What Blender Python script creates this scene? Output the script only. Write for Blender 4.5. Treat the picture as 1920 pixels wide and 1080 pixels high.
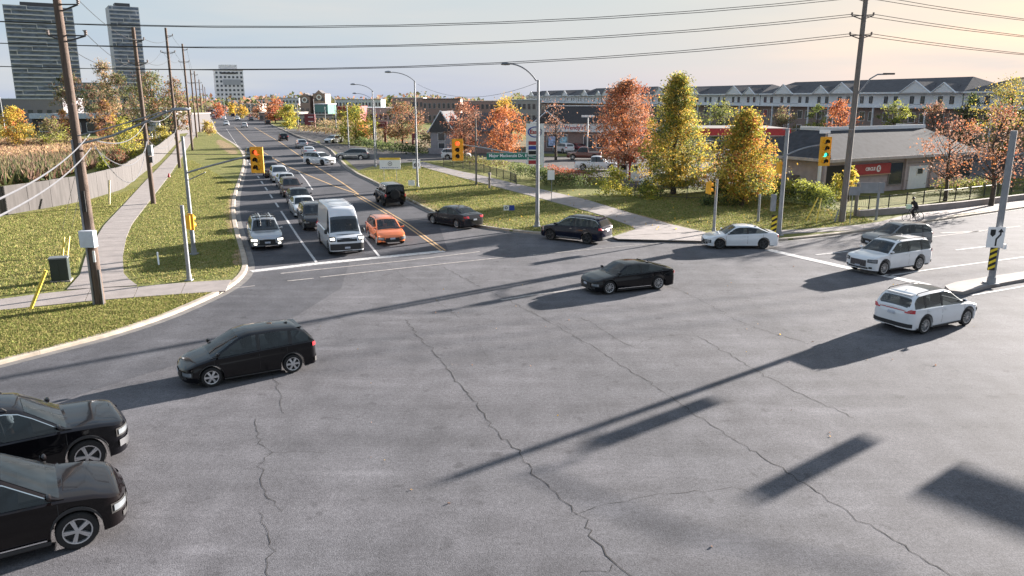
import bpy, bmesh, math, random
import numpy as np
from mathutils import Vector, Matrix
R=math.radians
for o in list(bpy.data.objects): bpy.data.objects.remove(o)
sc=bpy.context.scene; COL=sc.collection
# ---------------------------------------------------------------- camera, sky, sun, exposure
F=1450.; HY=185.; CH=9.0; PIT=math.atan((540-HY)/F)
cd=bpy.data.cameras.new('camera'); cam=bpy.data.objects.new('camera',cd); COL.objects.link(cam)
cam.location=(0,0,CH); cam.rotation_euler=(math.pi/2-PIT,0,0)
cd.sensor_width=36; cd.lens=36*F/1920; cd.clip_start=.1; cd.clip_end=6000; sc.camera=cam
SAZ=R(38.3); SEL=R(13.2)                     # sun stands ahead to the right, low
SD=Vector((math.cos(SAZ)*math.cos(SEL),math.sin(SAZ)*math.cos(SEL),math.sin(SEL)))
w=bpy.data.worlds.new('World'); sc.world=w; w.use_nodes=True
nt=w.node_tree; nt.nodes.clear()
sky=nt.nodes.new('ShaderNodeTexSky'); sky.sky_type='NISHITA'; sky.sun_disc=False
sky.sun_elevation=SEL; sky.sun_rotation=math.pi/2-SAZ; sky.air_density=1.0; sky.dust_density=2.2; sky.ozone_density=2.5; sky.altitude=200
tc=nt.nodes.new('ShaderNodeTexCoord'); mp=nt.nodes.new('ShaderNodeMapping'); mp.inputs['Scale'].default_value=(1.0,1.5,9)
nz=nt.nodes.new('ShaderNodeTexNoise'); nz.inputs['Scale'].default_value=2.2; nz.inputs['Detail'].default_value=7
rp=nt.nodes.new('ShaderNodeValToRGB'); rp.color_ramp.elements[0].position=.35; rp.color_ramp.elements[1].position=.7
rp.color_ramp.elements[0].color=(.18,.18,.18,1); rp.color_ramp.elements[1].color=(.85,.85,.85,1)
mx=nt.nodes.new('ShaderNodeMixRGB'); mx.inputs[2].default_value=(1.44,1.47,1.46,1)
bg=nt.nodes.new('ShaderNodeBackground'); bg.inputs[1].default_value=.086
wo=nt.nodes.new('ShaderNodeOutputWorld'); L=nt.links.new
L(tc.outputs['Generated'],mp.inputs[0]); L(mp.outputs[0],nz.inputs[0]); L(nz.outputs[0],rp.inputs[0]); L(rp.outputs[0],mx.inputs[0])
sp_=nt.nodes.new('ShaderNodeSeparateColor'); cb=nt.nodes.new('ShaderNodeCombineColor'); L(sky.outputs[0],sp_.inputs[0])
for i_,(e_,k_) in enumerate(((.54,.62),(.33,.87),(.02,1.44))):   # thin high haze evens out the sky
    a_=nt.nodes.new('ShaderNodeMath'); a_.operation='POWER'; a_.inputs[1].default_value=e_; b_=nt.nodes.new('ShaderNodeMath'); b_.operation='MULTIPLY'; b_.inputs[1].default_value=k_
    L(sp_.outputs[i_],a_.inputs[0]); L(a_.outputs[0],b_.inputs[0]); L(b_.outputs[0],cb.inputs[i_])
L(cb.outputs[0],mx.inputs[1]); L(mx.outputs[0],bg.inputs[0]); L(bg.outputs[0],wo.inputs[0])
sl=bpy.data.lights.new('sun','SUN'); sl.energy=4.4; sl.angle=R(.55); sl.color=(1,.92,.84)
so=bpy.data.objects.new('sun',sl); COL.objects.link(so); so.rotation_euler=(-SD).to_track_quat('-Z','Y').to_euler(); so.location=(60,60,60)
sc.view_settings.view_transform='Standard'; sc.view_settings.look='None'; sc.view_settings.gamma=1
sc.view_settings.use_curve_mapping=False; sc.view_settings.exposure=2.55
sc.render.resolution_x=1024; sc.render.resolution_y=576
# ---------------------------------------------------------------- helpers
def gp(px,py,z=0.):
    u=(px-960)/F; v=(540-py)/F
    d=(u,math.cos(PIT)+v*math.sin(PIT),-math.sin(PIT)+v*math.cos(PIT)); t=(z-CH)/d[2]
    return Vector((d[0]*t,d[1]*t,z))
def zz(y,py):                                # height of a point at depth y seen at image row py
    v=(540-py)/F; return CH+y*(-math.sin(PIT)+v*math.cos(PIT))/(math.cos(PIT)+v*math.sin(PIT))
def at(px,py,y):                             # point at depth y
    u=(px-960)/F; v=(540-py)/F; t=y/(math.cos(PIT)+v*math.sin(PIT))
    return Vector((u*t,y,CH+t*(-math.sin(PIT)+v*math.cos(PIT))))
def dep(py): return gp(960,py).y
MATS={}
def mat(name,col,rough=.8,metal=0,var=.12,scale=3.,bump=0,bscale=40,coat=0,emit=0,trans=0,spec=.5,col2=None,stretch=None):
    if name in MATS: return MATS[name]
    m=bpy.data.materials.new(name); m.use_nodes=True; n=m.node_tree; b=n.nodes['Principled BSDF']; lk=n.links.new
    b.inputs['Roughness'].default_value=rough; b.inputs['Metallic'].default_value=metal; b.inputs['Specular IOR Level'].default_value=spec
    b.inputs['Coat Weight'].default_value=coat; b.inputs['Coat Roughness'].default_value=.04
    c=tuple(col)+(1,)
    tcn=n.nodes.new('ShaderNodeTexCoord'); vec=tcn.outputs['Object']
    if stretch:
        mpn=n.nodes.new('ShaderNodeMapping'); mpn.inputs['Scale'].default_value=stretch; lk(vec,mpn.inputs[0]); vec=mpn.outputs[0]
    no=n.nodes.new('ShaderNodeTexNoise'); no.inputs['Scale'].default_value=scale; no.inputs['Detail'].default_value=4; lk(vec,no.inputs[0])
    ra=n.nodes.new('ShaderNodeValToRGB'); lk(no.outputs[0],ra.inputs[0]); ra.color_ramp.elements[0].position=.3; ra.color_ramp.elements[1].position=.7
    lo=tuple(x*(1-var) for x in col); hi=tuple(min(1,x*(1+var)) for x in (col2 or col))
    ra.color_ramp.elements[0].color=lo+(1,); ra.color_ramp.elements[1].color=hi+(1,)
    lk(ra.outputs[0],b.inputs['Base Color'])
    if bump:
        n2=n.nodes.new('ShaderNodeTexNoise'); n2.inputs['Scale'].default_value=bscale; n2.inputs['Detail'].default_value=3; lk(vec,n2.inputs[0])
        bn=n.nodes.new('ShaderNodeBump'); bn.inputs['Strength'].default_value=bump; bn.inputs['Distance'].default_value=.03
        lk(n2.outputs[0],bn.inputs['Height']); lk(bn.outputs[0],b.inputs['Normal'])
    if emit:
        b.inputs['Emission Color'].default_value=c; b.inputs['Emission Strength'].default_value=emit
    if trans:
        tr=n.nodes.new('ShaderNodeBsdfTranslucent'); lk(ra.outputs[0],tr.inputs[0]); ms=n.nodes.new('ShaderNodeMixShader'); ms.inputs[0].default_value=trans
        lk(b.outputs[0],ms.inputs[1]); lk(tr.outputs[0],ms.inputs[2]); lk(ms.outputs[0],n.nodes['Material Output'].inputs[0])
    MATS[name]=m; return m
class MB:
    def __init__(s): s.v=[]; s.f=[]; s.m=[]; s.mats=[]
    def mi(s,m):
        if m not in s.mats: s.mats.append(m)
        return s.mats.index(m)
    def add(s,v,f,m):
        k=len(s.v); s.v+= [tuple(p) for p in v]; s.f+=[tuple(i+k for i in q) for q in f]; s.m+=[s.mi(m)]*len(f); return s
    def box(s,c,d,m,rz=0,rx=0,ry=0):
        M=Matrix.Rotation(rz,3,'Z')@Matrix.Rotation(ry,3,'Y')@Matrix.Rotation(rx,3,'X'); c=Vector(c)
        v=[c+M@Vector((x*d[0]/2,y*d[1]/2,z*d[2]/2)) for x in(-1,1) for y in(-1,1) for z in(-1,1)]
        return s.add(v,[(0,1,3,2),(4,6,7,5),(0,4,5,1),(2,3,7,6),(0,2,6,4),(1,5,7,3)],m)
    def tube(s,pts,r,m,n=8,cap=True):
        pts=[Vector(p) for p in pts]; N=len(pts); rr=r if isinstance(r,(list,tuple)) else [r]*N; v=[]
        up=None
        for i,p in enumerate(pts):
            t=(pts[min(i+1,N-1)]-pts[max(i-1,0)]).normalized()
            if up is None: up=Vector((0,0,1)) if abs(t.z)<.9 else Vector((1,0,0))
            a=t.cross(up).normalized(); b=a.cross(t).normalized(); up=b
            for k in range(n):
                q=2*math.pi*k/n; v.append(p+(a*math.cos(q)+b*math.sin(q))*rr[i])
        f=[(i*n+k,i*n+(k+1)%n,(i+1)*n+(k+1)%n,(i+1)*n+k) for i in range(N-1) for k in range(n)]
        if cap: f+=[tuple(range(n))[::-1],tuple(range((N-1)*n,N*n))]
        return s.add(v,f,m)
    def prism(s,poly,z0,z1,m):
        n=len(poly); v=[(p[0],p[1],z0) for p in poly]+[(p[0],p[1],z1) for p in poly]
        a=sum(poly[i][0]*poly[(i+1)%n][1]-poly[(i+1)%n][0]*poly[i][1] for i in range(n))
        top=tuple(range(n,2*n)); bot=tuple(range(n))[::-1]
        sd=[(i,(i+1)%n,(i+1)%n+n,i+n) for i in range(n)]
        if a<0: top=top[::-1];bot=bot[::-1];sd=[q[::-1] for q in sd]
        return s.add(v,[top,bot]+sd,m)
    def lathe(s,prof,m,n=20,axis='y'):
        v=[];P=len(prof)
        for k in range(n):
            q=2*math.pi*k/n
            for r,h in prof: v.append((r*math.cos(q),h,r*math.sin(q)) if axis=='y' else (r*math.cos(q),r*math.sin(q),h))
        f=[(k*P+i,k*P+i+1,((k+1)%n)*P+i+1,((k+1)%n)*P+i) for k in range(n) for i in range(P-1)]
        if axis=='z': f=[q[::-1] for q in f]
        return s.add(v,f,m)
    def grid(s,G,m,flip=False):
        a=len(G);b=len(G[0]); v=[p for r in G for p in r]
        f=[(i*b+j,(i+1)*b+j,(i+1)*b+j+1,i*b+j+1) for i in range(a-1) for j in range(b-1)]
        if flip: f=[q[::-1] for q in f]
        return s.add(v,f,m)
    def mesh(s,name,smooth=None,fixn=False):
        me=bpy.data.meshes.new(name); me.from_pydata(s.v,[],s.f); [me.materials.append(m) for m in s.mats]
        me.polygons.foreach_set('material_index',s.m)
        if smooth is not None or fixn:
            bm=bmesh.new(); bm.from_mesh(me)
            if fixn: bmesh.ops.recalc_face_normals(bm,faces=bm.faces)
            if smooth is not None:
                for f in bm.faces: f.smooth=True
                for e in bm.edges:
                    if len(e.link_faces)!=2 or e.calc_face_angle(0)>R(smooth): e.smooth=False
            bm.to_mesh(me); bm.free()
        me.update(); return me
    def build(s,name,parent=None,smooth=None,fixn=False): return link(name,s.mesh(name,smooth,fixn),parent)
def link(name,me,parent=None,loc=None,rot=None):
    o=bpy.data.objects.new(name,me); COL.objects.link(o)
    if parent is not None: o.parent=parent
    if loc is not None: o.location=loc
    if rot is not None: o.rotation_euler=rot
    return o
def tag(o,label=None,cat=None,group=None,kind=None):
    if label: o['label']=label
    if cat: o['category']=cat
    if group: o['group']=group
    if kind: o['kind']=kind
    return o
def empty(name,loc,rz=0,label=None,cat=None,group=None,sc_=1):
    o=link(name,None,None,loc,(0,0,rz)); o.empty_display_size=.3; o.scale=(sc_,)*3
    return tag(o,label,cat,group)
def copy_tree(o,parent=None):
    c=o.copy(); COL.objects.link(c)
    if parent is not None: c.parent=parent
    for ch in list(o.children): copy_tree(ch,c)
    return c
def text(name,s,size,m,parent,loc,rz=0,sx=1,ext=.004,al='CENTER',bold=0):
    cu=bpy.data.curves.new(name,'FONT'); cu.body=s; cu.size=size; cu.extrude=ext; cu.align_x=al; cu.align_y='CENTER'; cu.offset=bold; cu.resolution_u=3
    t=bpy.data.objects.new(name,cu); COL.objects.link(t); me=bpy.data.meshes.new_from_object(t); bpy.data.objects.remove(t)
    me.materials.clear(); me.materials.append(m); o=link(name,me,parent,loc,(math.pi/2,0,rz)); o.scale=(sx,1,1); return o
# ---------------------------------------------------------------- materials
def asphalt(name,c1,c2,spk=.5):
    m=bpy.data.materials.new(name); m.use_nodes=True; n=m.node_tree; b=n.nodes['Principled BSDF']; lk=n.links.new
    t=n.nodes.new('ShaderNodeTexCoord')
    def noise(s,d,st=None):
        x=n.nodes.new('ShaderNodeTexNoise'); x.inputs['Scale'].default_value=s; x.inputs['Detail'].default_value=d
        if st:
            q=n.nodes.new('ShaderNodeMapping'); q.inputs['Scale'].default_value=st[0]; q.inputs['Rotation'].default_value=(0,0,st[1]); lk(t.outputs['Object'],q.inputs[0]); lk(q.outputs[0],x.inputs[0])
        else: lk(t.outputs['Object'],x.inputs[0])
        return x
    a=noise(.16,5); r=n.nodes.new('ShaderNodeValToRGB'); lk(a.outputs[0],r.inputs[0])
    r.color_ramp.elements[0].position=.35; r.color_ramp.elements[1].position=.65; r.color_ramp.elements[0].color=c1+(1,); r.color_ramp.elements[1].color=c2+(1,)
    def mul(src,tex,lo,hi,p0,p1):
        q=n.nodes.new('ShaderNodeMapRange'); q.inputs[1].default_value=p0; q.inputs[2].default_value=p1; q.inputs[3].default_value=lo; q.inputs[4].default_value=hi; lk(tex.outputs[0],q.inputs[0])
        x=n.nodes.new('ShaderNodeVectorMath'); x.operation='SCALE'; lk(src,x.inputs[0]); lk(q.outputs[0],x.inputs['Scale']); return x.outputs[0]
    c=mul(r.outputs[0],noise(26,3),1-spk*.55,1+spk*.6,.32,.68)
    c=mul(c,noise(9,4),.88,1.12,.35,.65); c=mul(c,noise(1.3,6),.88,1.12,.3,.7)
    c=mul(c,noise(.55,6,((.12,1.6,1),R(24))),.86,1.10,.3,.7)     # rubbed bands along the turning paths
    c=mul(c,noise(.5,6,((1.4,.10,1),R(-20))),.88,1.08,.3,.7)
    c=mul(c,noise(1.7,3),1,.74,.62,.72); c=mul(c,noise(.9,5,((.25,1.2,1),R(38))),1,1.16,.58,.68)   # oil spots, rubbed pale scars
    sp=noise(60,1); c=mul(c,sp,1,2.4,.74,.80)                    # pale chips of stone
    lk(c,b.inputs['Base Color']); b.inputs['Roughness'].default_value=.88; b.inputs['Specular IOR Level'].default_value=.15
    bn=n.nodes.new('ShaderNodeBump'); bn.inputs['Strength'].default_value=.55; bn.inputs['Distance'].default_value=.012; g=noise(38,3); lk(g.outputs[0],bn.inputs['Height']); lk(bn.outputs[0],b.inputs['Normal'])
    MATS[name]=m; return m
M_asp=asphalt('asphalt_old',(.096,.095,.104),(.120,.117,.127)); M_aspn=asphalt('asphalt_approach',(.062,.063,.073),(.080,.080,.090),.4); M_lot=asphalt('asphalt_lot',(.085,.08,.082),(.115,.108,.108),.3)
def grassmat(name,a,b_,c_,s=.5):
    m=bpy.data.materials.new(name); m.use_nodes=True; n=m.node_tree; b=n.nodes['Principled BSDF']; lk=n.links.new
    t=n.nodes.new('ShaderNodeTexCoord'); x=n.nodes.new('ShaderNodeTexNoise'); x.inputs['Scale'].default_value=s; x.inputs['Detail'].default_value=8; x.inputs['Roughness'].default_value=.7; lk(t.outputs['Object'],x.inputs[0])
    r=n.nodes.new('ShaderNodeValToRGB'); e=r.color_ramp.elements; e[0].position=.33; e[1].position=.68; e[0].color=a+(1,); e[1].color=c_+(1,); k=e.new(.5); k.color=b_+(1,); lk(x.outputs[0],r.inputs[0])
    y=n.nodes.new('ShaderNodeTexNoise'); y.inputs['Scale'].default_value=7; y.inputs['Detail'].default_value=6; lk(t.outputs['Object'],y.inputs[0])
    q=n.nodes.new('ShaderNodeMapRange'); q.inputs[1].default_value=.3;q.inputs[2].default_value=.7;q.inputs[3].default_value=.72;q.inputs[4].default_value=1.25; lk(y.outputs[0],q.inputs[0])
    v=n.nodes.new('ShaderNodeVectorMath'); v.operation='SCALE'; lk(r.outputs[0],v.inputs[0]); lk(q.outputs[0],v.inputs['Scale']); lk(v.outputs[0],b.inputs['Base Color'])
    b.inputs['Roughness'].default_value=1; b.inputs['Specular IOR Level'].default_value=.1
    bn=n.nodes.new('ShaderNodeBump'); bn.inputs['Strength'].default_value=1; bn.inputs['Distance'].default_value=.06; lk(y.outputs[0],bn.inputs['Height']); lk(bn.outputs[0],b.inputs['Normal']); MATS[name]=m; return m
M_grass=grassmat('lawn_grass',(.120,.128,.040),(.155,.158,.052),(.22,.195,.085))
M_field=grassmat('dry_field',(.10,.085,.05),(.16,.13,.08),(.24,.18,.11),.15)
M_conc=mat('pavement_concrete',(.245,.215,.205),.9,var=.14,scale=1.5,bump=.3,bscale=30)
M_kerb=mat('kerb_concrete',(.33,.28,.23),.9,var=.2,scale=2,bump=.3)
M_gut=mat('gutter_concrete',(.15,.14,.135),.9,var=.2,scale=2,bump=.3)
M_crack=mat('crack_dark',(.022,.02,.02),1,var=.3)  # own dark tone of the sealed cracks
M_pw=mat('road_paint_white',(.44,.43,.43),.75,var=.4,scale=6); M_py=mat('road_paint_yellow',(.42,.27,.13),.75,var=.4,scale=6); M_pf=mat('worn_road_paint',(.27,.25,.24),.8,var=.35,scale=5)
M_wall=mat('grey_wall',(.075,.069,.068),.95,var=.22,scale=1.2,bump=.3,bscale=12,stretch=(3,3,.4))
M_wood=mat('pole_wood',(.105,.075,.06),.95,var=.35,scale=5,bump=.5,bscale=20,stretch=(8,8,.5)); M_woodg=mat('weathered_wood',(.17,.15,.14),.95,var=.3,scale=5,stretch=(8,8,.5))
M_steel=mat('galvanised_steel',(.24,.25,.27),.55,.3,var=.15,scale=2); M_dsteel=mat('dark_steel',(.05,.05,.055),.5,.3)
M_yel=mat('signal_yellow',(.80,.40,.02),.45,var=.06); M_blk=mat('matt_black',(.012,.012,.013),.6); M_post=mat('yellow_post',(.62,.45,.06),.6)
M_wht=mat('sign_white',(.75,.75,.76),.5,var=.04); M_gsign=mat('sign_green',(.01,.16,.10),.5,var=.05); M_redp=mat('sign_red',(.34,.03,.035),.5,var=.1); M_blue=mat('sign_blue',(.02,.05,.30),.5)
M_mar=mat('maroon',(.16,.03,.04),.6); M_glass=mat('car_glass',(.012,.015,.018),.05,0,var=.6,scale=2.5,spec=.8,coat=.2,bump=.05,bscale=1.6); M_wing=mat('window_glass',(.035,.045,.06),.12,0,spec=.7)
M_tyre=mat('tyre_rubber',(.011,.011,.012),.8); M_alloy=mat('wheel_alloy',(.55,.56,.58),.3,.7,var=.05); M_dalloy=mat('dark_alloy',(.06,.06,.065),.35,.6); M_trim=mat('black_trim',(.02,.02,.022),.6); M_chr=mat('chrome',(.7,.71,.73),.15,.95,var=.03)
M_hl=mat('headlamp_lens',(.30,.33,.36),.10,.5,var=.1,coat=1); M_hlon=mat('headlamp_lit',(1,.93,.8),.3,emit=.9); M_tl=mat('tail_lamp',(.42,.02,.03),.2,var=.2,coat=1); M_amb=mat('amber_lamp',(.8,.3,.05),.2)
M_plate=mat('plate_white',(.40,.43,.50),.5,var=.15,scale=30)
M_lr=mat('lens_red_lit',(1,.10,.03),.3,emit=.35); M_lg=mat('lens_green_lit',(.05,1,.6),.3,emit=.28); M_loff=mat('lens_off',(.03,.02,.02),.2)
M_brk=mat('brown_brick',(.24,.18,.165),.9,var=.15); M_sid=mat('white_siding',(.62,.63,.66),.8,var=.05); M_slate=mat('roof_shingle',(.072,.070,.078),.9,var=.25,scale=1.5,bump=.2,bscale=6); M_ck=mat('pale_brick',(.38,.32,.33),.9,var=.12,scale=2,bump=.2,bscale=8)
M_trunk=mat('bark',(.07,.055,.045),.95,var=.3,scale=8)
def glassy(m,f):                             # tinted see-through car glass
    n=m.node_tree; o=n.nodes['Material Output']; t=n.nodes.new('ShaderNodeBsdfTransparent'); t.inputs[0].default_value=(.55,.60,.62,1); x=n.nodes.new('ShaderNodeMixShader'); x.inputs[0].default_value=f
    n.links.new(n.nodes['Principled BSDF'].outputs[0],x.inputs[1]); n.links.new(t.outputs[0],x.inputs[2]); n.links.new(x.outputs[0],o.inputs[0])
glassy(M_glass,.42)
# ---------------------------------------------------------------- ground, verges, roads
def ribbon(pts,w0,w1,z,m,closed=False):      # strip of constant width offset w0..w1 to the left of a polyline
    P=[Vector(p[:2]) for p in pts]; G=[]
    for i,p in enumerate(P):
        t=(P[min(i+1,len(P)-1)]-P[max(i-1,0)]).normalized(); n=Vector((-t.y,t.x)); G.append((p+n*w0,p+n*w1))
    return G
def resample(P,step):
    P=[Vector(p) for p in P]; out=[P[0]]; rem=step
    for a,b in zip(P,P[1:]):
        l=(b-a).length; d=rem
        while d<=l: out.append(a+(b-a)*d/l); d+=step
        rem=d-l
    if (out[-1]-P[-1]).length>step*.3: out.append(P[-1])
    return out
def smooth(P,k=2):
    for _ in range(k):
        Q=[P[0]]
        for a,b in zip(P,P[1:]): Q+=[a*.75+b*.25,a*.25+b*.75]
        Q.append(P[-1]); P=Q
    return P
def flat(name,poly,z,m,parent=None,kind=None,thick=0):
    bm=bmesh.new(); vs=[bm.verts.new((p[0],p[1],z)) for p in poly]; f=bm.faces.new(vs); f.normal_update()
    if f.normal.z<0: f.normal_flip()
    if thick:
        r=bmesh.ops.extrude_face_region(bm,geom=[f]); 
        for v in [g for g in r['geom'] if isinstance(g,bmesh.types.BMVert)]: v.co.z=z-thick
        bmesh.ops.recalc_face_normals(bm,faces=bm.faces)
    bmesh.ops.triangulate(bm,faces=[f for f in bm.faces if len(f.verts)>4]); me=bpy.data.meshes.new(name); bm.to_mesh(me); bm.free(); me.materials.append(m)
    o=link(name,me,parent)
    if kind: o['kind']=kind
    return o
flat('ground',[(-3500,-600),(3500,-600),(3500,4500),(-3500,4500)],-.06,M_field,kind='structure')
K1=[gp(*p) for p in [(-420,790),(-200,735),(0,684),(100,658),(200,633),(300,601),(380,567),(425,545),(452,525),(464,508),(463,490),(456,465),(448,440),(441,410),(440,385),(443,365),(449,345),(456,322),(460,303),(457,289),(448,277),(436,268),(420,259),(408,250),(402,241),(400,232),(394,222),(388,212),(382,203)]]
K2=[gp(*p) for p in [(425,201),(450,207),(480,220),(515,237),(552,253),(585,265),(617,279),(630,294),(658,322),(714,348),(762,374),(812,399),(862,419),(935,432),(1030,441),(1140,448),(1230,452),(1330,455),(1456,453),(1559,442),(1630,433),(1736,417),(1920,390),(2150,357)]]
K1=smooth(K1,1); K2=smooth(K2,1)
road=flat('road',[(-60,-45),(160,-45),(160,95),(20,78),(-8,90),(-24,160),(-55,300),(-120,520),(-190,850),(-330,850),(-175,360),(-92,206),(-45,100),(-26,55),(-60,35)],0,M_asp,kind='structure')
# darker resurfaced approach behind the stop line
flat('approach_surface',[gp(*p) for p in [(468,506),(840,470),(815,398),(714,345),(617,277),(515,235),(440,204),(378,200),(398,232),(404,248),(440,270),(455,290),(458,305),(445,345),(437,385),(440,420),(452,465)]],.004,M_aspn,road)
flat('corner_resurfacing',[gp(*p) for p in [(-300,770),(0,690),(200,640),(380,575),(470,512),(560,503),(655,492),(640,540),(560,590),(450,640),(330,684),(180,730),(0,790),(-300,880)]],.003,asphalt('asphalt_corner',(.072,.073,.083),(.092,.092,.102)),road)
lv=flat('left_verge',list(K1)+[(-250,700),(-600,700),(-600,10)],.12,M_grass,kind='structure',thick=.25)
rv=flat('right_verge',list(K2)+[(300,110),(700,110),(700,1200),(-200,1200)],.12,M_grass,kind='structure',thick=.25)
def kerbs(name,K,side,near):
    root=MB(); 
    P=resample(K,1.2); n=len(P)
    G=ribbon(P,.035*side,-.26*side,0,None); H=ribbon(P,.02*side,.40*side,0,None)
    top=[];gut=[]
    k=MB(); g=MB()
    a=0; pieces=[]
    while a<n-1:
        st=3 if P[a].y<near else 12
        b=min(n-1,a+st); s=G[a:b+1]; t=MB()
        e=.012 if P[a].y<near else 0
        def sh(row,i,f):   # tiny joint gap
            return row
        Gt=[[(q[0].x,q[0].y,-.03),(q[0].x,q[0].y,.11),(q[0].x*.8+q[1].x*.2,q[0].y*.8+q[1].y*.2,.14),(q[1].x,q[1].y,.14),(q[1].x,q[1].y,.05)] for q in s]
        if e:
            d=(Vector(Gt[1][0])-Vector(Gt[0][0])).normalized()*e; d.z=0; Gt[0]=[tuple(Vector(c)+d) for c in Gt[0]]
        t.grid(Gt,M_kerb,side>0); t.add(Gt[0],[(0,1,2,3,4)],M_kerb); t.add(Gt[-1],[(4,3,2,1,0)],M_kerb)
        pieces.append(t); a=b
    gut=MB(); gut.grid([[(q[0].x,q[0].y,.009),(q[1].x,q[1].y,.009)] for q in H],M_gut,side<0)
    r=gut.build('gutter',road)
    ko=pieces[0].build(name); ko['kind']='structure'
    for t in pieces[1:]: t.build('kerb_section',ko)
# direction: K1 runs toward the distance with the verge on its left
kerbs('left_kerb',K1,-1,70); kerbs('right_kerb',K2,-1,70)
def pave(name,A,B,step,z=.15,m=M_conc,until=1e9):
    A=resample([gp(x,y,.15) for x,y in A],.5); B=resample([gp(x,y,.15) for x,y in B],.5)
    LA=sum((b-a).length for a,b in zip(A,A[1:])); n=max(2,int(LA/step))
    def ev(P,t):
        q=t*(len(P)-1); i=min(int(q),len(P)-2); return P[i].lerp(P[i+1],q-i)
    root=None; k=0
    while k<n:
        a0=ev(A,k/n); ln=1
        if a0.y>until: ln=6
        k2=min(n,k+ln); g=.03/LA
        if a0.y>until: g=0
        sub=1 if ln==1 else ln
        pl=[ev(A,(k+(k2-k)*i/sub)/n+(g if i==0 else 0)) for i in range(sub+1)]; pr=[ev(B,(k+(k2-k)*i/sub)/n+(g if i==0 else 0)) for i in range(sub+1)]
        dz=random.uniform(-.002,.002)
        t=MB(); t.prism([(p.x,p.y) for p in pl]+[(p.x,p.y) for p in pr[::-1]],.10,z+dz-(.004 if a0.y>until else 0),m)
        o=t.build('pavement_slab' if root else name,root)
        if root is None: root=o; o['kind']='structure'
        k=k2
    return root
random.seed(3)
pave('cross_pavement',[(-260,598),(-120,578),(0,560),(120,545),(160,541),(262,537),(335,530),(437,524)],[(-260,625),(-120,599),(0,579),(100,572),(180,562),(265,556),(347,550),(425,545)],1.9)
pave('roadside_pavement',[(125,543),(150,515),(162,475),(195,422),(235,380),(267,345),(298,313),(322,288),(338,266),(352,250),(362,238)],[(258,535),(232,516),(230,480),(236,447),(247,420),(270,390),(297,355),(318,328),(337,300),(350,280),(360,264),(369,250),(374,238)],1.7,z=.154,until=62)
pave('corner_pavement',[(792,303),(846,317),(908,330),(971,345),(1012,354),(1100,374),(1185,400),(1260,421),(1318,434)],[(780,309),(826,323),(887,338),(950,355),(1012,371),(1096,394),(1122,401),(1197,428),(1150,443)],1.8,until=60)
pave('crossing_apron',[(1318,434),(1338,438),(1345,452)],[(1150,443),(1152,446),(1160,448)],2.5,z=.146)
pave('far_side_pavement',[(1335,434),(1456,432),(1560,426),(1640,418),(1700,402),(1800,388),(1920,372),(2100,350)],[(1345,446),(1456,440),(1488,437),(1640,429),(1710,417),(1800,401),(1920,386),(2100,358)],2.0,z=.142)
# worn strips of dry earth along the kerbs
M_earth=grassmat('worn_turf',(.16,.13,.07),(.26,.19,.11),(.33,.24,.15),1.2)
random.seed(21)
def blot(pts,w):
    P=resample([gp(*p,.12) for p in pts],.5); n=len(P); a=[];b=[]
    for i,p in enumerate(P):
        t=(P[min(i+1,n-1)]-P[max(i-1,0)]).normalized(); nn=Vector((-t.y,t.x,0)); e=max(0,math.sin(math.pi*i/(n-1)))**.5*w
        a.append(p+nn*e*random.uniform(.25,.6)); b.append(p-nn*e*random.uniform(.25,.6))
    flat('worn_turf',[tuple(q) for q in a+b[::-1]],.125,M_earth,kind='structure')
for p_,w_ in (([(716,341),(745,356),(790,379),(828,398)],1.5),([(835,402),(880,414),(940,426)],.6),([(432,440),(430,405),(431,385),(436,362)],.8),([(410,262),(426,275),(440,290)],3.0),([(443,500),(448,485),(446,468)],.7),([(1200,434),(1150,430),(1120,434),(1040,437)],.6),([(1330,430),(1250,417),(1190,402),(1130,388)],.6)): blot(p_,w_)
# forecourt and entry drive
flat('entry_drive',[gp(*p,.128) for p in [(628,283),(672,319),(700,311),(790,302),(850,300),(905,299),(985,306),(1000,317),(1180,352),(1240,336),(1240,298),(1000,294),(900,290),(800,288),(700,278),(640,270),(598,262),(603,272)]],.128,M_lot,kind='structure')
flat('shop_car_park',[gp(*p,.124) for p in [(905,299),(985,306),(1000,317),(1180,352),(1330,352),(1700,345),(2000,330),(2000,262),(1500,255),(1000,262),(880,272)]],.124,M_lot,kind='structure')
flat('lot_island',[gp(*p,.16) for p in [(985,288),(1240,289),(1240,293),(985,293)]],.16,M_grass,kind='structure',thick=.05)
flat('far_side_entry',[gp(*p,.128) for p in [(552,254),(585,266),(640,258),(660,250),(560,243),(520,237)]],.126,M_lot,kind='structure')
# markings
def line(name,pts,w,m,z=.012,parent=road,step=None):
    P=[gp(*p) if len(p)==2 else Vector(p) for p in pts]
    G=ribbon(P,-w/2,w/2,0,None); t=MB(); t.grid([[(a.x,a.y,z),(b.x,b.y,z)] for a,b in G],m,True); return t.build(name,parent,fixn=False)
line('stop_line',[(471,509),(594,494.5),(712,483),(832,471)],.60,M_pw)
line('crossing_line',[(526,513),(640,501),(760,489),(900,472)],.16,M_pf); line('crossing_line',[(539,527),(588,522)],.16,M_pf); line('crossing_line',[(600,520),(700,509),(820,496),(942,483)],.16,M_pf)
line('crossing_line',[(436,541),(478,536)],.12,M_pf)
line('lane_line',[(594,493),(560,446),(527,396)],.15,M_pw)
P0=gp(527,396); P1=gp(424,241); dv=(P1-P0); LL=dv.length; dv/=LL; s=2.5
while s<LL:
    e=min(s+3.2,LL); line('lane_dash',[tuple(P0+dv*s),tuple(P0+dv*e)],.16,M_pw); s+=6.6
line('lane_line',[(712,482),(690,455),(665,424),(640,398)],.14,M_pw)
line('turn_lane_line',[(586,356),(574,338),(560,322)],.14,M_pw)
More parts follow.
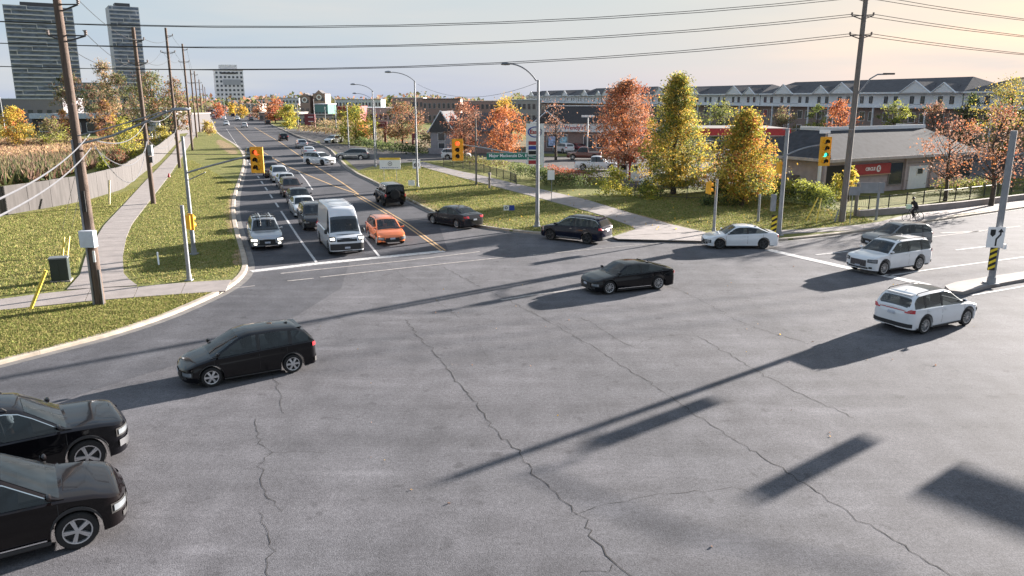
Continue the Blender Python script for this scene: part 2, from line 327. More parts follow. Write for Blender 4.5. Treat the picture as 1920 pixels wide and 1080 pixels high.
line('centre_line',[(835,470),(765,420),(700,381),(668,363)],.13,M_py,z=.013); line('centre_line',[(828,471),(758,421),(694,383),(664,365)],.13,M_py,z=.013)
line('median_line',[(668,363),(627,349),(581,330),(541,313),(513,297),(495,286),(470,268),(440,238)],.17,M_py,z=.013)
line('median_line',[(672,364),(639,341),(587,309),(527,268),(477,239)],.17,M_py,z=.013)
line('stop_line',[(1440,468.5),(1583,501),(1658,516.5),(1740,535)],.6,M_pw)
line('lane_line',[(1662,518),(1740,506),(1920,482),(2100,458)],.15,M_pw); line('lane_line',[(1792,469),(1853,462)],.15,M_pw); line('lane_line',[(1530,478),(1590,471.5)],.15,M_pw)
line('lane_line',[(1736,446),(1800,438),(1913,424)],.15,M_pf); line('arrow_marking',[(1764,437),(1838,434)],.3,M_pf); line('edge_line',[(1821,554),(1920,537),(2060,513)],.15,M_pw); line('guide_line',[(1290,460),(1470,443)],.1,M_pf); line('guide_line',[(1000,478),(1320,448)],.1,M_pf)
line('guide_line',[(1600,418),(1730,403)],.1,M_pf)
line('crossing_line',[(1090,542),(1000,553),(940,563)],.2,M_pf)
random.seed(11)
def crack(pts,w=.035,j=.045):
    w*=.68
    P=[gp(*p) for p in pts]; Q=resample(P,.22); Q=[q+Vector((random.gauss(0,j),random.gauss(0,j),0)) for q in Q]
    t=MB(); G=ribbon(Q,-.5,.5,0,None); o=[]
    for a,b in G:
        c=(a+b)/2; ww=w*random.uniform(.35,1.3); d=(b-a).normalized()*ww*.5; o.append([(c.x-d.x,c.y-d.y,.006),(c.x+d.x,c.y+d.y,.006)])
    t.grid(o,M_crack,True); t.build('crack',road)
for c,w_ in [([(762,600),(780,628),(800,645),(826,677),(864,726),(887,752),(934,814),(969,846),(1004,890),(1051,933),(1080,962),(1095,974),(1115,1015),(1156,1056),(1200,1100)],.04),
 ([(830,500),(900,538),(960,566),(1050,615),(1120,655),(1190,700),(1237,729),(1302,776),(1383,828),(1471,881),(1552,936),(1617,980),(1692,1021),(1800,1090)],.035),
 ([(1092,595),(1144,627),(1185,650),(1208,653)],.035),([(1307,630),(1348,653),(1407,688),(1453,715),(1512,744),(1558,764),(1605,785)],.035),([(1348,586),(1418,615),(1517,645)],.03),
 ([(508,700),(525,735),(530,775)],.022),([(480,785),(485,830),(510,850),(490,870),(488,905),(500,930),(525,960)],.024),([(488,960),(500,990),(505,1040),(500,1090)],.024),
 ([(500,852),(560,845),(625,850)],.015),([(1080,962),(1140,945),(1220,930),(1310,920),(1400,917)],.018),([(1185,650),(1225,632),(1290,628),(1325,632)],.02),([(985,582),(1060,612),(1100,650)],.02),
 ([(715,490),(790,540),(860,595)],.02),([(1207,520),(1285,548),(1365,590)],.03),([(1085,1076),(1156,1062)],.018),([(560,560),(600,575),(650,605),(760,600),(900,592)],.012),([(640,560),(760,556),(860,590),(930,690)],.01)]: crack(c,w_)
# raised median at the right
med=[gp(*p) for p in [(1771,541),(1790,534),(1850,524),(1920,514),(2100,488),(2300,462),(2320,470),(2100,506),(1920,528),(1850,541),(1807,553),(1780,550)]]
o=flat('median_island',[tuple(p) for p in med],.15,M_conc,kind='structure',thick=.2)
#OBJECTS#
# ---------------------------------------------------------------- vehicles
TYPES=dict(
 sedan=dict(L=4.72,W=1.83,H=1.44,wb=2.79,fo=.90,R=.33,gc=.19,low=[(0,.66),(.015,.90),(.04,.99),(.12,1.03),(.35,.99),(.62,.94),(.74,.92),(.87,.83),(.965,.70),(1,.56)],gr=[(.09,.98),(.29,1.36),(.42,1.44),(.54,1.43),(.60,1.38),(.755,.90)],ws=(.60,.74),rg=(.13,.27),pil=[.44],w=(.17,.71),clad=0,rail=0),
 fastback=dict(L=4.76,W=1.85,H=1.40,wb=2.83,fo=.88,R=.345,gc=.17,low=[(0,.66),(.015,.88),(.03,.98),(.08,1.0),(.35,.96),(.62,.92),(.74,.90),(.87,.82),(.965,.70),(1,.56)],gr=[(.03,.98),(.16,1.16),(.30,1.34),(.42,1.40),(.54,1.39),(.60,1.34),(.755,.88)],ws=(.60,.74),rg=(.10,.27),pil=[.43],w=(.17,.71),clad=0,rail=0),
 hatch=dict(L=4.35,W=1.78,H=1.54,wb=2.60,fo=.86,R=.325,gc=.2,low=[(0,.70),(.012,.95),(.04,1.04),(.4,.99),(.7,.93),(.78,.92),(.90,.80),(.97,.66),(1,.54)],gr=[(.012,.98),(.09,1.38),(.15,1.50),(.3,1.54),(.5,1.53),(.57,1.47),(.80,.90)],ws=(.585,.785),rg=(.03,.085),pil=[.21,.45],w=(.07,.74),clad=0,rail=0),
 suv=dict(L=4.62,W=1.86,H=1.67,wb=2.69,fo=.90,R=.36,gc=.24,low=[(0,.78),(.012,1.02),(.035,1.10),(.4,1.07),(.68,1.03),(.765,1.02),(.88,.95),(.965,.84),(1,.66)],gr=[(.01,1.05),(.075,1.50),(.12,1.62),(.3,1.67),(.5,1.67),(.57,1.60),(.775,1.0)],ws=(.585,.76),rg=(.022,.072),pil=[.20,.43],w=(.06,.73),clad=1,rail=1),
 bigsuv=dict(L=4.98,W=1.97,H=1.75,wb=2.90,fo=.94,R=.385,gc=.26,low=[(0,.82),(.01,1.08),(.03,1.14),(.4,1.12),(.68,1.10),(.755,1.09),(.88,1.05),(.975,.98),(1,.80)],gr=[(.008,1.10),(.05,1.56),(.09,1.70),(.3,1.75),(.52,1.75),(.59,1.68),(.765,1.07)],ws=(.605,.75),rg=(.018,.05),pil=[.20,.42],w=(.05,.72),clad=1,rail=1),
 van=dict(L=5.98,W=2.06,H=2.75,wb=3.75,fo=1.02,R=.36,gc=.25,low=[(0,1.2),(.006,1.3),(.80,1.28),(.87,1.24),(.94,1.12),(.985,.98),(1,.78)],gr=[(.002,1.25),(.008,2.6),(.02,2.71),(.3,2.76),(.66,2.74),(.74,2.62),(.80,2.20),(.905,1.2)],ws=(.803,.888),rg=(.0005,.001),pil=[],w=(.70,.87),clad=1,rail=0,p=4,tum=.10),
 jeep=dict(L=4.25,W=1.80,H=1.84,wb=2.46,fo=.68,R=.41,gc=.34,low=[(0,.95),(.008,1.12),(.3,1.14),(.6,1.14),(.66,1.16),(.96,1.10),(1,.92)],gr=[(.004,1.12),(.012,1.76),(.03,1.83),(.3,1.84),(.56,1.84),(.60,1.80),(.67,1.14)],ws=(.61,.66),rg=(.006,.013),pil=[.26,.44],w=(.05,.62),clad=1,rail=0,p=6,tum=.14,tf=.2),
 pickup=dict(L=5.8,W=2.0,H=1.9,wb=3.65,fo=.95,R=.40,gc=.30,low=[(0,1.0),(.006,1.12),(.36,1.13),(.4,1.12),(.7,1.13),(.76,1.12),(.95,1.04),(.985,.95),(1,.8)],gr=[(.375,1.12),(.385,1.75),(.41,1.87),(.5,1.90),(.58,1.88),(.62,1.80),(.735,1.12)],ws=(.63,.72),rg=(.377,.386),pil=[.51],w=(.39,.70),clad=1,rail=0,p=4),
)
def paint(n,c,met=.0,rough=.28): return mat('paint_'+n,c,rough,met,var=.03,coat=.5 if max(c)<.1 else .9,spec=.12 if max(c)<.1 else .3)
M_int=mat('cabin_interior',(.035,.033,.035),.9)
WH={}
def wheel_meshes(R_,style):
    k=(R_,style)
    if k in WH: return WH[k]
    t=MB(); wd=.11; ri=R_*.70
    t.lathe([(ri,-wd),(R_*.93,-wd),(R_,-wd*.7),(R_,wd*.7),(R_*.93,wd),(ri,wd),(ri*.98,wd*.9)],M_tyre,22)
    r=MB(); al={'a':M_alloy,'b':M_alloy,'c':M_alloy,'d':M_dalloy}[style]
    r.lathe([(0,wd*.30),(ri*.97,wd*.30),(ri*.97,wd*.31)],M_blk,20)
    r.lathe([(ri*.90,wd*.35),(ri*.90,wd*.92),(ri*1.0,wd*.96),(ri*1.0,wd*.5)],al,22)
    ns={'a':5,'b':10,'c':6,'d':5}[style]; ww={'a':.055,'b':.02,'c':.06,'d':.05}[style]
    for i in range(ns):
        q=2*math.pi*i/ns
        for off in ((-.10,.10) if style in 'ad' else (0,)):
            v=[]
            for rr,wq,h in ((.03,ww*.8,.98),(ri*.95,ww*.5 if style in 'ad' else ww,.85)):
                for sg in(-1,1):
                    a=q+off*(1 if rr>.1 else .3); v.append((rr*math.cos(a)-sg*wq*math.sin(a)*.6,wd*h,rr*math.sin(a)+sg*wq*math.cos(a)*.6))
            v+=[(x,wd*.4,z) for x,y,z in v]; r.add(v,[(0,1,3,2),(0,2,6,4),(1,5,7,3)],al)
    r.lathe([(.001,wd*1.0),(.045,wd*1.0),(.05,wd*.5)],al,10)
    WH[k]=(t.mesh('wheel',35,True),r.mesh('rim',30,True)); return WH[k]
def car(name,label,cat,typ,pnt,pos,hd,group=None,s=1.,rim='a',lod=0,roof=None,lit=0,brake=0,bump=0,strip=0,sunroof=0,ovr=None,plate=1,cross=0,chromeline=0,ski=0,grille=None,rail=None):
    P=dict(TYPES[typ]); P.update(ovr or {})
    Lh,Wh,H,Rr,gc=P['L'],P['W']/2,P['H'],P['R'],P['gc']; p=P.get('p',2.7); tf=P.get('tf',.46)*(1 if Lh<5.5 else .8); tum=P.get('tum',.30)
    root=empty(name,pos,hd,label,cat,group,s)
    xf=Lh/2; xr=-Lh/2; xfa=xf-P['fo']; xra=xfa-P['wb']
    X=np.linspace(0,1,601); 
    def sm(pts,k):
        y=np.interp(X,[a for a,b in pts],[b for a,b in pts]); yp=np.pad(y,k,mode='edge'); return np.convolve(yp,np.ones(2*k+1)/(2*k+1),'valid')
    ZL=sm(P['low'],7); gx=[a for a,b in P['gr']]; kg=7 if typ not in('jeep','van','pickup') else 4; ZG=sm([(0,P['gr'][0][1])]*(gx[0]>0)+P['gr']+[(1,P['gr'][-1][1]-.0)],kg)
    zl=lambda x: float(np.interp((x-xr)/Lh,X,ZL))
    def zg(x):
        u=(x-xr)/Lh
        return float(np.interp(u,X,ZG)) if gx[0]-.004<=u<=gx[-1]+.004 else -1
    def plan(x,rear=.36):
        if x>xf-tf: t=(x-(xf-tf))/tf; return Wh*max(0,(1-min(t,.999)**p))**(1/p)
        if x<xr+rear: t=((xr+rear)-x)/rear; q=p+.8; return Wh*max(0,(1-min(t,.999)**q))**(1/q)
        return Wh
    def z0(x):
        z=gc+.05*max(0,(abs(x)-xf*.8)/(xf*.2))
        for xa in(xfa,xra):
            Ra=Rr+.065; d=abs(x-xa)
            if d<Ra: z=max(z,Rr+math.sqrt(Ra*Ra-d*d))
        return z
    prof=([0,.08,.22,.30,.62,.70,.95,1],[.955,.972,.976,.99,1,.982,.965,.905])
    def ylow(x,z):
        a,b=gc,zl(x); return plan(x)*float(np.interp((z-a)/(b-a),*prof))
    n=64 if not lod else 30
    u=np.linspace(0,1,n); xs=list(xr+Lh*(.5-.5*np.cos(np.pi*u))*.35+Lh*u*.65)
    xs[0]=xr; xs[-1]=xf
    for xa in(xfa,xra): xs+=[xa-Rr-.066,xa-Rr-.05,xa-Rr*.7,xa-Rr*.35,xa,xa+Rr*.35,xa+Rr*.7,xa+Rr+.05,xa+Rr+.066]
    xs+=[xf-.01,xf-.03,xf-.06,xr+.01,xr+.03]; xs=sorted(set(round(x,4) for x in xs)); 
    b=MB(); G=[]
    for x in xs:
        a,t=z0(x),zl(x); w_=plan(x); w_=max(w_,Wh*.30)
        row=[(0,a+.02),(w_*.80,a+.02),(w_*.965,a)]
        for f in(.08,.22,.30,.62,.70,.95,1): 
            zq=max(a+.01+.002*f,gc+(t-gc)*f); row.append((w_*float(np.interp(f,*prof)) if zq>a+.012 else w_*.985,zq))
        row.append((w_*.84,t+.012)); row.append((w_*.5,t+.028)); row.append((0,t+.034))
        full=[(x,-y,z) for y,z in row[:0:-1]]+[(x,y,z) for y,z in row]+[]
        full=[(x,y,z) for y,z in row]+[(x,-y,z) for y,z in row[-2:0:-1]]
        G.append(full)
    for r in G: r.append(r[0])
    b.grid(G,pnt); nf=len(G[0])-1
    b.add(G[0][:-1],[tuple(range(nf))],pnt); b.add(G[-1][:-1],[tuple(range(nf))],pnt)
    # greenhouse
    def ys(x,z): 
        bw=Wh*.915; pe=plan(x)
        return min(bw,pe*.95 if x<0 else bw)-tum*(z-zl(x))
    gs=[x for x in np.linspace(xr+gx[0]*Lh,xr+gx[-1]*Lh,42 if not lod else 22)]; G=[]
    for x in gs:
        t=zl(x); z=max(zg(x),t+.03); hh=z-t
        row=[(ys(x,t),t-.03),(ys(x,t+hh*.5),t+hh*.5),(ys(x,z-.07 if hh>.12 else z-.02),z-min(.07,hh*.5)),(ys(x,z)-.035,z-min(.03,hh*.3)),(ys(x,z)-.10,z-.005),(ys(x,z)*.5,z+.02),(0,z+.028)]
        G.append([(x,y,zq) for y,zq in row]+[(x,-y,zq) for y,zq in row[-2::-1]])
    g=MB(); rm=roof or pnt
    m_=len(G[0]); see=(not lod); wc=[P['w'][0]]+P['pil']+[P['w'][1]]; vv=[q for r in G for q in r]; ff=[]
    for i in range(len(G)-1):
        xm_=(gs[i]+gs[i+1])/2; fr=(xm_-xr)/Lh; hh=zg(xm_)-zl(xm_)
        ws_=see and P['ws'][0]+.004<fr<P['ws'][1]-.012; rg_=see and typ not in('van',) and P['rg'][0]+.004<fr<P['rg'][1]-.004
        sd=see and P['w'][0]+.006<fr<P['w'][1]-.004 and hh>.17 and all(abs(fr-q)*Lh>.05 for q in P['pil'])
        for j in range(m_-1):
            if (sd and j in(0,1,m_-3,m_-2)) or ((ws_ or rg_) and 4<=j<=m_-6): continue
            ff.append((i*m_+j,(i+1)*m_+j,(i+1)*m_+j+1,i*m_+j+1))
    g.add(vv,ff,rm); g.add(G[0],[tuple(range(m_))],rm); g.add(G[-1],[tuple(range(m_))],rm)
    b.build('body',root,32,True); g.build('roof',root,32,not see)
    def topz(x,y):
        t=zl(x); z=max(zg(x),t+.03); yy=abs(y); a=ys(x,z); return float(np.interp(yy,[0,a*.5,a-.10,a-.035],[z+.028,z+.02,z-.005,z-.03]))
    def slope_patch(nm,f0,f1,k0,k1,m,off=.012):
        G=[]; x0,x1=xr+f0*Lh,xr+f1*Lh
        for i in range(9):
            x=x0+(x1-x0)*i/8; row=[]
            for j in range(7):
                kk=k0+(k1-k0)*i/8; y=(j/3-1)*(ys(x,max(zg(x),zl(x)+.03))-.06)*kk
                z=topz(x,y); dz=(topz(x+.004,y)-topz(x-.004,y))/.008; nl=math.hypot(dz,1); row.append((x-dz/nl*off,y,z+off/nl))
            G.append(row)
        t=MB(); t.grid(G,m); return t.build(nm,root,40,True)
    def side(nm,fa,fb,lo,hi,m,off=.008,nn=8):
        for sg in(1,-1):
            t=MB(); G=[]
            for i in range(nn+1):
                x=xr+Lh*(fa+(fb-fa)*i/nn); a=lo(x);c=hi(x)
                if c<a+.012: c=a+.012
                G.append([(x,sg*(ys(x,a+(c-a)*q/3)+off),a+(c-a)*q/3) for q in range(4)])
            t.grid(G,m); t.build(nm,root,40,True)
    slope_patch('windscreen',P['ws'][0]-.004,P['ws'][1]+.002,.99,1.02,M_glass)
    if typ!='van': slope_patch('rear_window',P['rg'][0],P['rg'][1],.86,.90,M_glass)
    if typ!='van':
        for q in P['pil']: side('window_pillar',q-.055/Lh,q+.055/Lh,lambda x:zl(x)+.0,lambda x:zg(x)-.07,M_trim,.012,2)
    if see:
        k0=xr+Lh*(P['ws'][1]-.02); xd=xr+Lh*((P['ws'][0]+P['pil'][-1])/2 if P['pil'] and typ!='pickup' else P['ws'][0]-.03)-.05; zb_=zl(xd)
        m=MB(); m.box((k0-.30,0,zl(k0)+.02),(.45,Wh*1.5,.07),M_int); m.build('dashboard',root)
        for xs_ in ([xd,xd-.85] if typ not in('van','pickup') else [xd]):
            for yy in(-.38,.38): m=MB(); m.box((xs_,yy,zb_+.10),(.16,.46,.42),M_int,ry=-.15); m.box((xs_-.05,yy,zb_+.38),(.10,.24,.17),M_int); m.build('seat',root,40)
    cuts=[P['w'][0]]+P['pil']+[P['w'][1]]
    for i in range(len(cuts)-1):
        fa,fb=cuts[i]+(.008 if i else 0),cuts[i+1]-(.008 if i<len(cuts)-2 else 0)
        side('side_window',fa,fb,lambda x:zl(x)+(.0 if see else .035),lambda x:zg(x)-(.064 if see else .085),M_glass,.008)
    if chromeline and not lod:
        side('window_trim',P['w'][0],P['w'][1],lambda x:zg(x)-.08,lambda x:zg(x)-.06,M_chr,.012,14)
    def fx(y,z,rear=0):
        ay=min(abs(y)/Wh,.995)
        if rear: q=p+.8; x=(xr+.36)-.36*(1-ay**q)**(1/q); 
        else: x=xf-tf+tf*(1-ay**p)**(1/p)
        # where the body top drops below z
        k=0; cr=.036*(1-abs(y)/Wh)**.5+.004
        while zl(x)+cr<z and k<120: x+= .005*(1 if rear else -1); k+=1
        return x
    def face(nm,ya,yb,za,zb,m,off=.012,rear=0,both=0,taper=0,ny=7):
        for sg in((1,-1) if both else (1,)):
            t=MB(); G=[]
            for i in range(ny+1):
                y=ya+(yb-ya)*i/ny; row=[]
                for j in range(3):
                    hh=(zb-za)*(1-taper*i/ny); zc=(za+zb)/2; z=zc+hh*(j/2-.5); x=fx(y,z,rear)
                    ss=1 if not rear else -1; nyy=min(1,abs(y)/Wh)**4
                    row.append((x+ss*off*(1-nyy*.5),sg*(y+math.copysign(off*nyy,y)),z))
                G.append(row)
            t.grid(G,m); t.build(nm,root,40,True)
    hz=zl(xf-.12); nz_=zl(xf-.02)
    hl=M_hlon if lit else M_hl
    if typ=='jeep':
        for sg in(1,-1):
            t=MB(); t.lathe([(0,.03),(.09,.03),(.10,0)],hl,12); o=t.build('headlight',root); o.rotation_euler=(0,0,-math.pi/2); o.location=(xf+.02,sg*.5,.92)
        face('grille',-.42,.42,.78,1.02,M_blk)
    elif typ=='van':
        face('headlight_housing',.66,1.0,.90,1.14,M_blk,both=1); face('headlight',.72,.97,.96,1.09,hl,off=.018,both=1,taper=.3); face('grille',-.6,.6,.86,1.06,M_blk); face('front_bumper',-.99,.99,.36,.74,M_trim,off=.02,ny=14)
    else:
        zt_=hz-.06; face('headlight_housing',Wh*.56,Wh*.985,zt_-.185,zt_-.005,M_blk,off=.008,both=1,taper=-.1); face('headlight',Wh*.62,Wh*.965,zt_-.145,zt_-.035,hl,off=.016,both=1,taper=-.1)
        if bump: face('front_bumper',-Wh*.97,Wh*.97,gc+.20,gc+.36,M_chr,off=.03,ny=16)
        gw=Wh*.5; zg0=nz_-.36 if H>1.6 else nz_-.30
        face('grille',-gw,gw,zg0,min(nz_-.02,zg0+(.36 if typ in('suv','bigsuv') else .30)),grille or M_blk)
        face('lower_grille',-Wh*.62,Wh*.62,gc+.10,gc+.19,M_trim)
        if typ!='pickup' and not lod: face('fog_lamp',Wh*.66,Wh*.82,gc+.13,gc+.23,M_trim if not lit else hl,both=1)
    pl=lambda rear: face('licence_plate',-.16,.16,(.80 if rear and H>1.5 else .62) if rear else .44,(.92 if rear and H>1.5 else .73) if rear else .55,M_plate,off=.03,rear=rear,ny=2)
    if plate and not lod: pl(0)
    if not lod or brake: pl(1)
    tl=M_tl
    if typ=='van': face('tail_light',.88,.99,1.0,1.5,tl,rear=1,both=1)
    elif typ in('jeep','pickup'): face('tail_light',Wh*.84,Wh*.97,.85,1.08,tl,rear=1,both=1)
    elif typ in('sedan','fastback'): face('tail_light',Wh*.55,Wh*.97,.78,.93,tl,rear=1,both=1); face('boot_trim',-Wh*.5,Wh*.5,.60,.62,M_trim,rear=1)
    else: face('tail_light',Wh*.60,Wh*.985,H*.56,H*.65,tl,rear=1,both=1); face('rear_bumper_trim',-Wh*.95,Wh*.95,gc+.10,gc+.26,M_trim,off=.018,rear=1,ny=14)
    if strip: face('tail_strip',-Wh*.62,Wh*.62,H*.595,H*.635,tl,off=.02,rear=1)
    if sunroof: slope_patch('sunroof',.34,.56,.80,.80,M_glass,.01)
    # sills / cladding
    def lowstrip(nm,h,m,off=.012):
        for sg in(1,-1):
            t=MB(); xx=[x for x in xs if xr+.36<x<xf-tf]
            G=[[(x,sg*(plan(x)*.985+off),z0(x)-.005),(x,sg*(plan(x)*.99+off),z0(x)+h*.5),(x,sg*(plan(x)*.99+off*.6),z0(x)+h)] for x in xx]; t.grid(G,m); t.build(nm,root,50,True)
    if P['clad'] : lowstrip('sill_cladding',.07,M_trim,.016)
    elif not lod: lowstrip('sill',.035,M_trim)
    if cross and not lod:   # bright sill strip
        for sg in(1,-1): t=MB(); t.box(((xfa+xra)/2,sg*(Wh*.99+.012),gc+.10),(P['wb']-2*Rr-.25,.012,.025),M_chr); t.build('sill_strip',root)
    if not lod:
        mid=xr+Lh*(P['pil'][-1] if P['pil'] else .72)
        for fx_ in ([xr+Lh*(P['ws'][1]-.01) , mid, xr+Lh*(P['pil'][-1]-.21 if typ!='pickup' else .39)] if typ!='van' else [xr+Lh*.86,xr+Lh*.70,xr+Lh*.45]):
            for sg in(1,-1):
                za=max(z0(fx_),gc+.12)+.02; G=[[(fx_-.006,sg*(ylow(fx_,z)+.004),z),(fx_+.006,sg*(ylow(fx_,z)+.004),z)] for z in np.linspace(za,zl(fx_)-.01,6)]; t=MB(); t.grid(G,M_blk); t.build('door_gap',root)
        for fx_ in ([mid+.18+.02, mid-.80] if typ!='van' else [xr+Lh*.72]):
            for sg in(1,-1):
                z=zl(fx_)-.13; t=MB(); t.box((fx_,sg*(ylow(fx_,z)+.018),z),(.17,.03,.028),M_chr if chromeline else pnt); t.build('door_handle',root)
        t=MB(); t.box(((xfa+xra)/2,0,gc+.09),(P['wb']-2*Rr-.3,Wh*1.3,.10),M_blk); t.build('underbody',root)
    xm=xr+Lh*(P['ws'][1]-.035)
    for sg in(1,-1):
        z=zl(xm)+.11; y=ys(xm,z); t=MB(); S=MB()
        big=1.5 if typ in('van','pickup') else 1
        prof_=[(0,-.09),(.055,-.075),(.075,-.02),(.075,.05),(.05,.085),(0,.09)]
        t.lathe([(r*.95*big,h*1.05) for r,h in prof_],M_trim if typ in('van','jeep') else pnt,10)
        o=t.build('mirror',root,50,True); o.location=(xm,sg*(y+.13*big),z+.02); o.scale=(.75,1,.9*big if big>1 else .85)
        t=MB(); t.box((xm,sg*(y+.03),z-.05),(.06,.09,.03),M_trim); t.build('mirror_arm',root)
        if not lod: 
            t=MB(); t.box((xm-.062,sg*(y+.13*big),z+.02),(.006,.12,.09*big),M_glass); t.build('mirror_glass',root)
    if (P['rail'] if rail is None else rail) and not lod:
        for sg in(1,-1):
            pts=[(xr+Lh*f,sg*(ys(xr+Lh*f,zg(xr+Lh*f))-.05),zg(xr+Lh*f)+(.045 if .13<f<.53 else -.01)) for f in(.12,.14,.2,.3,.4,.5,.525,.54)]
            t=MB(); t.tube(pts,.017,M_trim,6); t.build('roof_rail',root)
    if typ in('suv','bigsuv','hatch') :
        t=MB(); x=xr+Lh*P['gr'][2][0]; z=zg(x); t.prism([(x-.20,-Wh*.60),(x+.12,-Wh*.62),(x+.12,Wh*.62),(x-.20,Wh*.60)],z-.045,z+.0,rm); t.build('roof_spoiler',root)
    if not lod and typ not in('jeep','van','pickup'):
        t=MB(); x=xr+Lh*(P['gr'][1][0]+.03)+.35; z_=zg(x); t.add([(x-.09,-.02,z_+.015),(x-.09,.02,z_+.015),(x+.09,0,z_+.02),(x-.07,0,z_+.075)],[(0,2,3),(2,1,3),(1,0,3)],pnt); t.build('antenna_fin',root)
    if typ=='jeep':
        t=MB(); t.lathe([(0,-.1),(Rr*.9,-.1),(Rr,-.07),(Rr,.07),(Rr*.9,.1),(Rr*.5,.11),(0,.07)],M_tyre,18); o=t.build('spare_wheel',root,35,True); o.rotation_euler=(0,0,math.pi/2); o.location=(xr-.13,.05,1.05)
        for xa in(xfa,xra):
            for sg in(1,-1):
                t=MB(); G=[[(xa+(Rr+.09)*math.cos(q),sg*(Wh-.02),Rr+(Rr+.07)*math.sin(q)),(xa+(Rr+.09)*math.cos(q),sg*(Wh+.13),Rr+(Rr+.05)*math.sin(q))] for q in np.linspace(.2,math.pi-.2,9)]; t.grid(G,M_trim); t.build('fender_flare',root)
    if typ=='van':
        for f in np.linspace(.08,.66,7): t=MB(); t.box((xr+Lh*f,0,zg(xr+Lh*f)+.03),(.06,1.55,.02),pnt); t.build('roof_rib',root)
        face('cab_vent',-.55,.55,1.20,1.225,M_blk)
    if typ=='pickup':
        t=MB(); t.box((xr+Lh*.19,0,1.145),(Lh*.34,1.55,.03),M_blk); t.build('bed_shade_sheet',root)  # black sheet on the closed body paints the shade inside the open bed
    if ski:
        for k,y in enumerate((-.42,-.25,.2,.38)):
            t=MB(); t.tube([(-1.1,y,H+.13),(.2,y,H+.14),(.75,y,H+.13)],.035,[M_trim,M_alloy][k%2],6); t.build('roof_rack_bar',root)
        for x in(-.75,.25): t=MB(); t.box((x,0,H+.07),(.07,1.35,.05),M_trim); t.build('cross_bar',root)
    tm,rmh=wheel_meshes(Rr,rim)
    for xa in(xfa,xra):
        for sg in(1,-1):
            o=link('wheel',tm,root,(xa,sg*(Wh-.125),Rr),(0,0,0 if sg>0 else math.pi)); link('rim',rmh,o)
    return root
def skin_chain(verts,edges,radii,m,name,parent,sub=1):
    me=bpy.data.meshes.new(name); me.from_pydata(verts,edges,[]); o=link(name,me,parent); me.materials.append(m)
    md=o.modifiers.new('skin','SKIN')
    for i,r in enumerate(radii): me.skin_vertices[0].data[i].radius=(r,r)
    me.skin_vertices[0].data[0].use_root=True
    s_=o.modifiers.new('sub','SUBSURF'); s_.levels=sub; s_.render_levels=sub; return o
def driver(root,label,y,x,z,shirt,s=1.):
    hd=root.rotation_euler.z; S=root.scale.x; b=Vector(root.location)+Matrix.Rotation(hd,3,'Z')@Vector((x*S,y*S,0)); o=empty('person',b,hd,label,'person',None,S*s)
    V=[(0,0,z-.25),(0,0,z),(0,0,z+.13),(0,0,z+.20),(.02,0,z+.28),(0,.19,z+.10),(.16,.22,z-.10),(.38,.13,z-.02),(0,-.19,z+.10),(.16,-.22,z-.10),(.38,-.13,z-.02)]
    skin_chain(V,[(0,1),(1,2),(2,3),(3,4),(2,5),(5,6),(6,7),(2,8),(8,9),(9,10)],[.15,.16,.12,.055,.05,.07,.05,.035,.07,.05,.035],shirt,'body',o,2)
    t=MB(); t.lathe([(0,-.12),(.06,-.10),(.082,-.03),(.088,.04),(.06,.11),(0,.125)],mat('skin',(.35,.20,.14),.6),14,'z'); h_=t.build('head',o,60,True); h_.location=(.03,0,z+.36)
    t=MB(); t.lathe([(.088,-.02),(.098,.05),(.07,.12),(0,.138)],mat('dark_hair',(.02,.015,.012),.8),14,'z'); h_=t.build('hair',o,60,True); h_.location=(.015,0,z+.37)
def by_wheels(f,r,side,typ,s=1,anc='M'):             # ground position and heading from the two contact points of the visible side
    a=gp(*f); b=gp(*r); d=(a-b); hd=math.atan2(d.y,d.x); P=TYPES[typ]; mid=(a+b)/2 if anc=='M' else a-d.normalized()*P['wb']*s/2
    n=Vector((-d.y,d.x,0)).normalized()*(P['W']/2-.1)*s*(-1 if side=='L' else 1)
    # wheelbase midpoint lies forward of / behind the car's centre
    off=(P['L']/2-P['fo'])-P['wb']/2; c=mid+n-d.normalized()*off*s
    return (c.x,c.y,.006),hd


lane_h=math.atan2(-1.03,585/F)
def facing(px,py,typ,s=1,h=None,away=0):
    P=TYPES[typ]; c=gp(px,py); h=lane_h if h is None else h
    d=Vector((math.cos(h),math.sin(h),0)); c=c-d*(P['L']/2)*s*(1 if not away else -1)
    return (c.x,c.y,.008),h
white=paint('white',(.66,.67,.70)); black=paint('black',(.004,.004,.0055),.0,.14); grey=paint('grey',(.16,.17,.18),.5,.35); silver=paint('silver',(.38,.40,.43),.6,.3); orange=paint('orange',(.62,.16,.05),.1)
dgrey=paint('dark_grey',(.028,.028,.033),.3,.22); brown=paint('bronze',(.09,.06,.055),.4); navy=paint('navy',(.008,.010,.022),.1,.16); darkred=paint('dark_red',(.20,.03,.035),.2); lightsil=paint('light_silver',(.50,.52,.56),.3)
p,h=by_wheels((402,724),(546,699),'L','hatch'); car('hatchback_car','black compact hatchback with six spoke silver wheels turning near the corner lawn','car','hatch',black,p,h,rim='c',s=1.0)
p,h=by_wheels((1145,552),(1231,543),'L','fastback'); car('sedan_car','black fastback sedan in the middle of the intersection','car','fastback',black,p,h,rim='b',s=.95,cross=1)
p,h=by_wheels((1809,610),(1732,626),'R','suv'); car('suv_car','white crossover with a full width red tail strip driving away at right','car','suv',white,p,h,rim='b',brake=1,s=.97,rail=1,strip=1,sunroof=1,ovr=dict(L=4.5,fo=.86))
p,h=by_wheels((1655,516),(1721,506),'L','bigsuv'); car('suv_car','large white three row suv with a wide chrome grille at the stop line','car','bigsuv',white,p,h,rim='b',grille=mat('grille_dark',(.10,.10,.11),.3,.8,var=.6,scale=14,stretch=(1,3,.3)),s=.97,sunroof=1)
